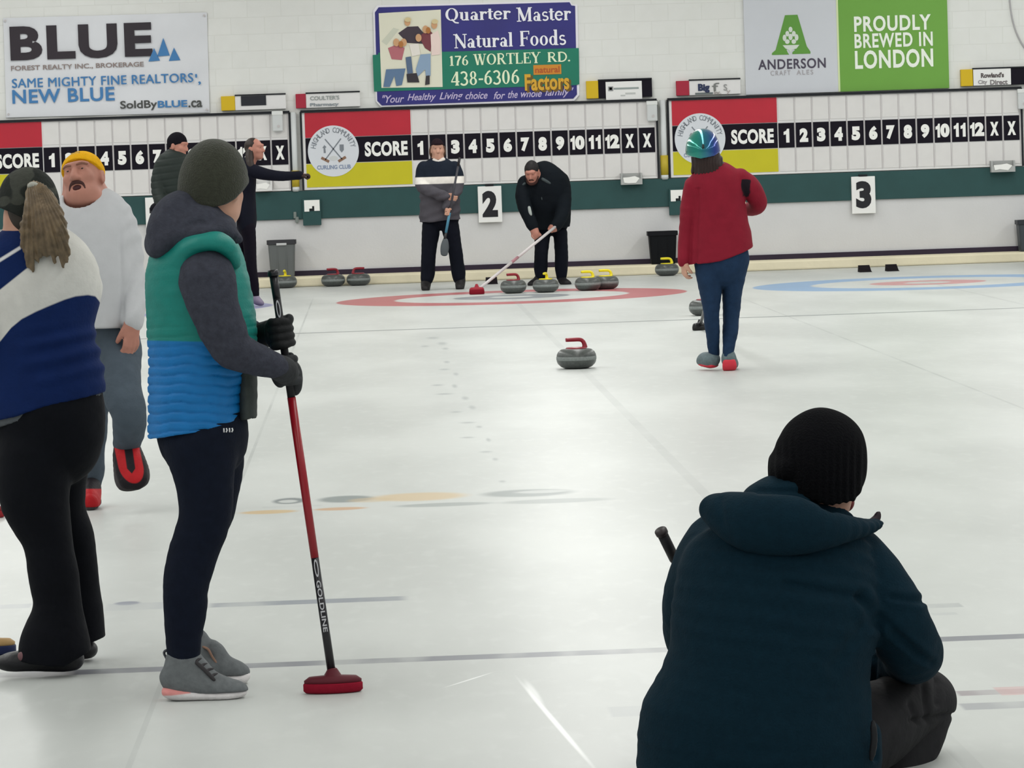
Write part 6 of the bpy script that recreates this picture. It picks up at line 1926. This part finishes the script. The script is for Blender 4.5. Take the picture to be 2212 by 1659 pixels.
def green_jacket_man():
    Q = Person(38.5, 0.008, 'person in a dark green padded jacket and black beanie looking right, before the left scoreboard')
    tr = Shape()
    Q.ch(tr, [(368, 500, 0, 38, 32), (368, 520, 0, 38, 32)], 0.03)
    for x in (351, 386):
        Q.ch(tr, [(x, 530, 0, 20, 26), (x, 580, 0, 17, 21), (x-1, 630, .0, 15, 18), (x-1, 664, .0, 13, 15)], 0.012)
    Q.part('trousers', tr, mat('trousers_ink', (15, 18, 28), 0.85), 0.014)
    j = Shape()
    Q.ch(j, [(380, 342, 0, 19, 20), (374, 356, 0, 36, 30), (374, 395, 0, 42, 36), (374, 440, 0, 40, 36), (370, 490, 0, 41, 36), (369, 512, 0, 40, 35)], 0.03)
    Q.ch(j, [(350, 358, -.03, 16, 18), (342, 392, -.06, 15, 18), (344, 424, -.14, 14, 16), (356, 446, -.24, 12, 13), (372, 456, -.26, 10, 11)], 0.02)
    Q.ch(j, [(398, 362, .04, 15, 18), (406, 400, .0, 14, 16), (404, 430, -.10, 12, 14), (392, 450, -.2, 10, 11)], 0.02)
    def qf(V, N):
        px, py = proj(V)
        t = (py+0.15*px)/15.0; t = t-np.floor(t)
        return -0.004*np.exp(-((t-0.5)/0.16)**2)+0.005*vnoise(V*8)
    Q.part('jacket', j, mat('jacket_dark_green', (24, 34, 30), 0.7, var=0.1, bump=0.15), 0.016, qf, None, 0.006)
    H = Head(Q.P(384, 315), (0.86, -0.42, -0.18), (0.1, 0, 1), 1.02)
    H.skull(Q.skin)
    Q.ch(Q.skin, [(381, 348, 0, 14, 15), (383, 332, 0, 13, 14)], 0.02)
    ha = Shape()
    H.e(ha, 0, -0.014, 0.036, (0.084, 0.105, 0.100), 0.0)
    p0 = H.p(0, 0.08, 0.040); n = unit(H.u*0.86-H.f*0.42)
    ha.cut(lambda X, Y, Z: -((X-p0[0])*n[0]+(Y-p0[1])*n[1]+(Z-p0[2])*n[2]))
    Q.part('beanie', ha, mat('beanie_black', (20, 18, 24), 0.95, bump=0.4, bscale=160), None, folds(0.003, (20, 20, 20)), None, 0.006)
    bd = Shape()
    bd.chain([H.row(-0.066, 0.0, -0.045, 0.010), H.row(-0.044, 0.064, -0.094, 0.011), H.row(0, 0.084, -0.106, 0.012), H.row(0.044, 0.064, -0.094, 0.011), H.row(0.066, 0.0, -0.045, 0.010)], 0.01)
    Q.part('beard', bd, mat('beard_stubble', (92, 66, 56), 0.8), None, None, None, 0.006)
    gl = Shape()
    Q.ch(gl, [(339, 446, -.16, 9, 10), (333, 449, -.18, 8, 9), (330, 452, -.18, 5, 6)], 0.01)
    Q.part('strap', gl, mat('strap_black', (20, 20, 26), 0.8), None, None, None, 0.006)
    Q.ch(Q.skin, [(372, 456, -.26, 9, 9), (382, 456, -.27, 9, 9)], 0.01)
    for x in (351, 386):
        simple_shoe(Q, [(x-1, 664, .02, 12, 13), (x+2, 670, -.03, 10, 13), (x+6, 674, -.12, 8, 11)], mat('boot_black', (24, 22, 24), 0.6), None, None, 0.008)
    Q.build(M_SKIN2)
    H.eyes(Q, (41, 34, 32))

def pointing_curler():
    Q = Person(39.4, 0.008, 'person in black pointing right with an outstretched arm, behind the olive beanie')
    tr = Shape()
    Q.ch(tr, [(531, 462, 0, 21, 30), (531, 482, 0, 20.5, 30)], 0.03)
    Q.ch(tr, [(535, 490, -.06, 16.5, 20), (539, 525, -.05, 14, 18), (541, 555, -.05, 12.5, 16), (543, 585, -.04, 12, 15), (549, 615, -.03, 10, 12), (552, 644, -.02, 7.5, 9)], 0.012)
    Q.ch(tr, [(526, 490, .08, 16, 20), (522, 530, .08, 13, 17), (519, 570, .1, 12, 15), (517, 610, .1, 10, 12), (515, 642, .1, 8, 9)], 0.012)
    Q.part('leggings', tr, mat('leggings_black_plum', (17, 13, 24), 0.8), 0.012)
    j = Shape()
    Q.ch(j, [(534, 352, 0, 13, 16), (533, 366, 0, 19, 32), (532, 392, 0, 20, 32), (531, 425, 0, 20, 28), (532, 455, 0, 21, 32), (532, 486, 0, 21, 32)], 0.02)
    Q.ch(j, [(541, 366, -.10, 13, 14), (556, 372, -.12, 13, 14), (582, 378, -.12, 11, 12), (612, 380.5, -.12, 9.5, 10), (640, 379, -.12, 8, 8.5), (649, 378.5, -.12, 7.5, 8)], 0.02)
    Q.ch(j, [(526, 372, .12, 12, 14), (520, 405, .08, 11, 13), (514, 435, .0, 10, 11), (510, 455, -.06, 8, 9)], 0.02)
    Q.part('jacket', j, mat('jacket_black_navy', (16, 18, 30), 0.75, var=0.1, bump=0.2), 0.014, folds(0.004, (9, 9, 12)), None, 0.006)
    H = Head(Q.P(550, 322), (0.88, -0.46, 0.02), (0, 0, 1), 0.98)
    H.skull(Q.skin)
    Q.ch(Q.skin, [(538, 356, 0, 11, 12), (545, 338, 0, 11, 12)], 0.02)
    hr = Shape()
    H.e(hr, 0, -0.024, 0.028, (0.080, 0.090, 0.094), 0.0)
    p0 = H.p(0, 0.055, 0.05); n = unit(H.u*0.45-H.f*0.89)
    hr.cut(lambda X, Y, Z: -((X-p0[0])*n[0]+(Y-p0[1])*n[1]+(Z-p0[2])*n[2]))
    Q.ch(hr, [(540, 330, -.02, 9, 12), (539, 345, -.08, 8, 8), (541, 358, -.12, 7, 7), (543, 370, -.14, 4, 4)], 0.015)
    Q.part('hair', hr, mat('hair_dark_umber', (44, 34, 30), 0.55), None, lambda V, N: 0.0012*np.sin(V[:, 2]*90+3*vnoise(V*20)), None, 0.006)
    gl = Shape()
    c = Q.P(654, 378, -.12)
    open_hand(gl, Q.P(647, 378.5, -.12), (1, -0.05, 0.0), (0, 0.2, -1), 0.90, 1.5, -1, 0.02)
    Q.part('glove', gl, mat('glove_dark_amber', (46, 30, 22), 0.7), None, None, None, 0.004)
    Q.ch(Q.skin, [(646, 378.5, -.12, 5, 5), (654, 378.5, -.12, 5, 5)], 0.01)
    grip(Q.skin, Q.P(509, 464, -.10), (0, 0, 1), (0.6, 0.8, 0), 0.013, 1.0)
    pu = mat('shoe_mauve', (128, 118, 140), 0.6)
    simple_shoe(Q, [(551, 644, -.02, 9, 10), (556, 650, -.04, 8, 10), (565, 655, -.06, 5, 9)], pu, None, None, 0.006)
    simple_shoe(Q, [(515, 644, .1, 9, 10), (520, 650, .08, 8, 10), (528, 654, .06, 5, 9)], pu, None, None, 0.006)
    Q.build(M_SKIN2)
    H.eyes(Q, (42, 34, 32))
    broom('grey handled curling broom beside the pointing person in black', Q.P(509, 452, -.10), gnd(506, 664, 0.04), 0.012,
          [(0, 0.9, mat('broom_steel', (120, 124, 128), 0.35, metal=0.3), 'handle', 0.014), (0.9, 1, mat('broom_black', (20, 18, 24), 0.35), 'grip', 0.015)],
          (0.08, 0.04, 0.055, mat('brush_black_pad', (16, 16, 18), 0.5), mat('brush_black', (24, 24, 28), 0.25), False), (1, 0.2))

def crouching_man():
    Q = Person(9.05, 0.006, 'person crouching in the foreground in a dark blue hooded fleece and black knit hat')
    tr = Shape()
    Q.ch(tr, [(1650, 1640, 0, 225, 180), (1650, 1690, .0, 215, 170)], 0.03)
    Q.ch(tr, [(1790, 1620, .0, 105, 110), (1880, 1570, .14, 88, 98), (1960, 1522, .30, 72, 86), (1992, 1512, .37, 70, 78)], 0.03)
    Q.ch(tr, [(1996, 1520, .37, 68, 74), (1968, 1600, .30, 66, 72), (1930, 1670, .22, 58, 62), (1905, 1725, .16, 50, 52)], 0.01)
    Q.ch(tr, [(1530, 1630, .0, 100, 110), (1485, 1590, .16, 80, 98), (1465, 1600, .34, 66, 80), (1470, 1680, .26, 56, 64), (1470, 1730, .18, 48, 52)], 0.02)
    def tf(V, N):
        px, py = proj(V)
        d = 0.004*vnoise(V*np.array([10, 10, 10]))
        for (x0, y0, x1, y1) in ((1968, 1556, 2060, 1545), (1995, 1480, 2010, 1560), (2024, 1470, 2026, 1520), (1966, 1520, 1985, 1560)):
            L = math.hypot(x1-x0, y1-y0)
            t = np.clip(((px-x0)*(x1-x0)+(py-y0)*(y1-y0))/L**2, 0, 1)
            dist = np.hypot(px-x0-t*(x1-x0), py-y0-t*(y1-y0))
            d = d-0.009*np.exp(-(dist/6.0)**2)
        return d
    Q.part('trousers', tr, mat('trousers_charcoal', (40, 40, 42), 0.85, var=0.1, vscale=22, bump=0.25), 0.026, tf, None, 0.005)
    j = Shape()
    Q.ch(j, [(1686, 1142, .03, 116, 84), (1692, 1176, .0, 184, 140), (1688, 1240, -.03, 216, 172), (1672, 1340, -.05, 224, 188), (1660, 1430, -.05, 217, 196), (1646, 1530, -.05, 246, 208), (1638, 1600, -.05, 260, 214), (1645, 1700, -.04, 260, 214)], 0.02, joint=0.2)
    Q.ch(j, [(1842, 1206, .02, 70, 84), (1886, 1262, .0, 70, 80), (1932, 1332, -.03, 66, 74), (1964, 1394, .03, 66, 70), (1972, 1415, .14, 58, 60), (1930, 1428, .32, 48, 50), (1850, 1440, .42, 42, 44)], 0.014)
    Q.ch(j, [(1545, 1180, .05, 66, 86), (1492, 1250, .10, 44, 70), (1472, 1320, .16, 36, 56), (1480, 1385, .26, 40, 50), (1540, 1420, .40, 42, 44)], 0.025)
    def jf(V, N):
        px, py = proj(V)
        d = 0.005*vnoise(V*np.array([7, 7, 6]))+0.0012*vnoise(V*np.array([34, 34, 34]))
        for (x0, y0, x1, y1, w, a) in ((1700, 1262, 1860, 1290, 12, .008), (1860, 1290, 1895, 1350, 11, .010), (1900, 1330, 1990, 1420, 9, .006), (1870, 1345, 1800, 1440, 14, .005), (1925, 1290, 1990, 1300, 7, .006), (1930, 1370, 2010, 1430, 8, .005), (1890, 1420, 1888, 1640, 5, .007)):
            L = math.hypot(x1-x0, y1-y0)
            t = np.clip(((px-x0)*(x1-x0)+(py-y0)*(y1-y0))/L**2, 0, 1)
            dist = np.hypot(px-x0-t*(x1-x0), py-y0-t*(y1-y0))
            d = d-a*np.exp(-(dist/w)**2)+0.5*a*np.exp(-((dist-1.8*w)/w)**2)
        return d
    Q.part('fleece', j, mat('fleece_blue', (11, 36, 48), 0.95, var=0.08, vscale=50, bump=0.3, bscale=180), 0.028, jf, None, 0.006)
    po = Shape()
    Q.ch(po, [(1886, 1560, -.20, 5, 5), (1888, 1600, -.205, 6, 5), (1882, 1640, -.205, 5, 5)], 0.01)
    Q.part('pocket_zip', po, mat('zip_dark', (8, 12, 18), 0.6), None, None, None, 0.004, 0)
    hd = Shape()
    Q.ch(hd, [(1564, 1106, -.08, 40, 60), (1628, 1130, -.18, 62, 56), (1718, 1136, -.205, 60, 48), (1798, 1142, -.165, 36, 42), (1856, 1138, -.08, 19, 34), (1888, 1130, .0, 9, 24)], 0.015)
    Q.ch(hd, [(1645, 1082, -.02, 38, 80), (1702, 1066, .0, 40, 86), (1742, 1092, .0, 30, 90), (1784, 1130, .02, 18, 70)], 0.02)
    def hf(V, N):
        px, py = proj(V)
        d = 0.003*vnoise(V*np.array([9, 9, 9]))
        for (x0, y0, x1, y1, w, a) in ((1640, 1060, 1730, 1060, 7, .006), (1730, 1062, 1800, 1100, 8, .006), (1556, 1080, 1560, 1130, 8, .005), (1780, 1090, 1880, 1122, 8, .004)):
            L = math.hypot(x1-x0, y1-y0)
            t = np.clip(((px-x0)*(x1-x0)+(py-y0)*(y1-y0))/L**2, 0, 1)
            dist = np.hypot(px-x0-t*(x1-x0), py-y0-t*(y1-y0))
            d = d-a*np.exp(-(dist/w)**2)
        return d
    i = Q.part('hood', hd, mat('fleece_blue', (10, 32, 44), 0.95), None, hf, None, 0.005)
    co = Shape()
    Q.ch(co, [(1882, 1128, -.01, 7, 8), (1893, 1121, .0, 6, 7), (1898, 1108, .0, 4, 4)], 0.008)
    Q.part('drawcord', co, mat('cord_plum', (40, 26, 34), 0.6), None, None, None, 0.004, 0, None, i)
    H = Head(Q.P(1765, 1000, .02), (0.22, 0.94, -0.2), (0.10, 0.15, 1), 1.0)
    H.skull(Q.skin)
    Q.ch(Q.skin, [(1735, 1120, .02, 50, 60), (1768, 1060, .02, 58, 66), (1792, 1088, -.01, 34, 46)], 0.03)
    ea = Shape()
    Q.ch(ea, [(1832, 1072, .02, 9, 16), (1834, 1088, .02, 8, 15), (1828, 1100, .02, 5, 10)], 0.01)
    Q.part('ear', ea, mat('ear_red', (124, 44, 44), 0.6), None, None, None, 0.004)
    hat = Shape()
    Q.ch(hat, [(1779, 953, .02, 80, 62), (1775, 980, .02, 90, 90), (1767, 1012, .02, 96, 104), (1762, 1045, .02, 93, 104), (1757, 1100, .02, 88, 100)], 0.02)
    hat.cut(Q.below([(1600, 1030), (1668, 1036), (1720, 1066), (1780, 1084), (1842, 1078), (1864, 1052), (1900, 1030)]))
    Q.ch(hat, [(1690, 1000, .02, 16, 80), (1687, 1020, .02, 17, 84)], 0.02)
    def hk(V, N):
        px, py = proj(V)
        return 0.0016*np.sin(px*0.42)*np.clip((py-930)/60, 0, 1)+0.0025*vnoise(V*18)
    Q.part('knit_hat', hat, mat('knit_black', (9, 10, 13), 1.0, bump=0.6, bscale=200), None, hk, None, 0.004)
    bt = mat('boot_black', (24, 22, 24), 0.6)
    for x, y, d in ((1895, 1745, .18), (1450, 1745, .20)):
        sh = Shape()
        Q.ch(sh, [(x, y, d, 44, 46), (x+10, y+5, d+.10, 38, 46), (x+16, y+8, d+.2, 30, 40)], 0.02)
        sh.cut(lambda X, Y, Z: 0.002-Z+0*X+0*Y)
        Q.part('shoe', sh, bt, 0.006, None, None, 0.008)
    # hands closed round the broom in front of him
    top, bot = Q.P(1427, 1146, .30), Q.P(1640, 1700, .62)
    bot = np.array([bot[0], bot[1], 0.04])
    ax = top-bot
    grip(Q.skin, bot+ax*0.62, ax, (0.8, -0.5, 0.2), 0.0125, 1.0)
    grip(Q.skin, bot+ax*0.45, ax, (0.8, -0.5, 0.2), 0.0125, 1.0)
    Q.ch(Q.skin, [(1850, 1440, .42, 28, 28), (1640, 1440, .48, 26, 26), (1560, 1430, .46, 26, 26)], 0.02)
    Q.build(M_SKIN)
    broom('black curling broom leaning in front of the crouching person', top, bot, 0.012,
          [(0, 0.62, mat('broom_black', (20, 18, 24), 0.35), 'handle', 0.0125), (0.62, 0.86, mat('broom_silver', (150, 150, 150), 0.35, metal=0.3), 'silver_band', 0.0122), (0.86, 0.985, mat('broom_grip', (22, 22, 26), 0.6), 'grip', 0.0135), (0.985, 1.0, mat('broom_cap', (40, 32, 34), 0.5), 'end_cap', 0.016)],
          (0.086, 0.036, 0.048, mat('brush_black_pad', (16, 16, 18), 0.5), mat('brush_black', (24, 24, 28), 0.25), False), (1, 0.2))
build_hall()
scoreboard(-5.170, 'left scoreboard, partly behind the man in the yellow hat')
scoreboard(-0.800, 'middle scoreboard, above the sheet 2 sign')
scoreboard(3.570, 'right scoreboard, above the sheet 3 sign')
number_sign(341, 426, 503, '1', 'white sheet number sign on the rail, mostly hidden behind the green jacket')
number_sign(1058, 402, 480, '2', 'white sheet number sign with a black 2')
number_sign(1863.5, 381, 461, '3', 'white sheet number sign with a black 3')
blue_banner()
food_sign()
brewery_banner()
wall_fittings()
bin_(610.5, 45.08, 0.555, 0.335, mat('bin_grey', (98, 102, 102), 0.5), mat('bin_rim_grey', (52, 52, 56), 0.5), 'grey waste bin on the ledge behind a yellow stone', True)
bin_(1429, 45.08, 0.505, 0.345, mat('bin_black', (13, 15, 19), 0.6, spec=0.15), mat('bin_rim_black', (20, 20, 25), 0.6, spec=0.15), 'black waste bin left of the red jacket', False)
bin_(2222, 45.08, 0.490, 0.345, mat('bin_slate', (58, 64, 70), 0.5), mat('bin_rim_slate', (44, 48, 54), 0.5), 'dark grey waste bin at the right edge of the photo', False)
for (px, py, rot, m, lab, gr) in (
        (617, 621, 1.5, M_YH, 'yellow handled stone in front of the grey bin', 'yellow stones'),
        (720, 619, 0.3, M_RH, 'red handled stone by the ledge, left one of a pair', 'red stones'),
        (775, 615, 3.3, M_RH, 'red handled stone by the ledge, right one of a pair', 'red stones'),
        (1247, 797, 0.15, M_RH, 'red handled stone sliding alone in mid sheet', 'red stones'),
        (1110, 634, 0.35, M_RH, 'red handled stone right of the red brush in the rings', 'red stones'),
        (1180, 632, 1.3, M_YH, 'yellow handled stone at the sweeper\'s feet', 'yellow stones'),
        (1271, 628, 0.3, M_YH, 'yellow handled stone, left one of two touching', 'yellow stones'),
        (1310, 625, 0.1, M_YH, 'yellow handled stone, right one of two touching', 'yellow stones'),
        (1442, 596, 0.2, M_YH, 'yellow handled stone in front of the black bin', 'yellow stones'),
        (1524, 682, 1.2, M_RH, 'red handled stone half hidden behind the blue jeans', 'red stones')):
    p = gnd(px, py)
    stone((p[0], min(p[1]+0.07, 44.60)), rot, m, lab, gr)
p = gnd(1871, 588); rubber_hack((p[0], p[1]+0.1), 'black rubber hack behind the blue rings, left of two')
p = gnd(1930, 586); rubber_hack((p[0], p[1]+0.1), 'black rubber hack behind the blue rings, right of two')
p = gnd(1063, 614); rubber_hack((p[0], p[1]+0.1), 'black rubber hack behind the red brush')
vest_woman()
pony_woman()
yellow_hat_man()
red_jacket_woman()
standing_curler()
sweeper()
green_jacket_man()
pointing_curler()
crouching_man()
# red brush of a broom lying just inside the left edge
p = gnd(-22, 1119)
b = broom('red curling brush peeking in at the left edge beyond the black trousers', (p[0]-0.62, p[1]+0.1, 1.0), (p[0]-0.02, p[1], 0.045), 0.012,
      [(0, 1, mat('broom_black', (20, 18, 24), 0.35), 'handle', 0.0125)],
      (0.088, 0.04, 0.05, mat('brush_scarlet_pad', (150, 30, 36), 0.7), mat('brush_scarlet', (120, 24, 30), 0.6), False), (1, 0.1))
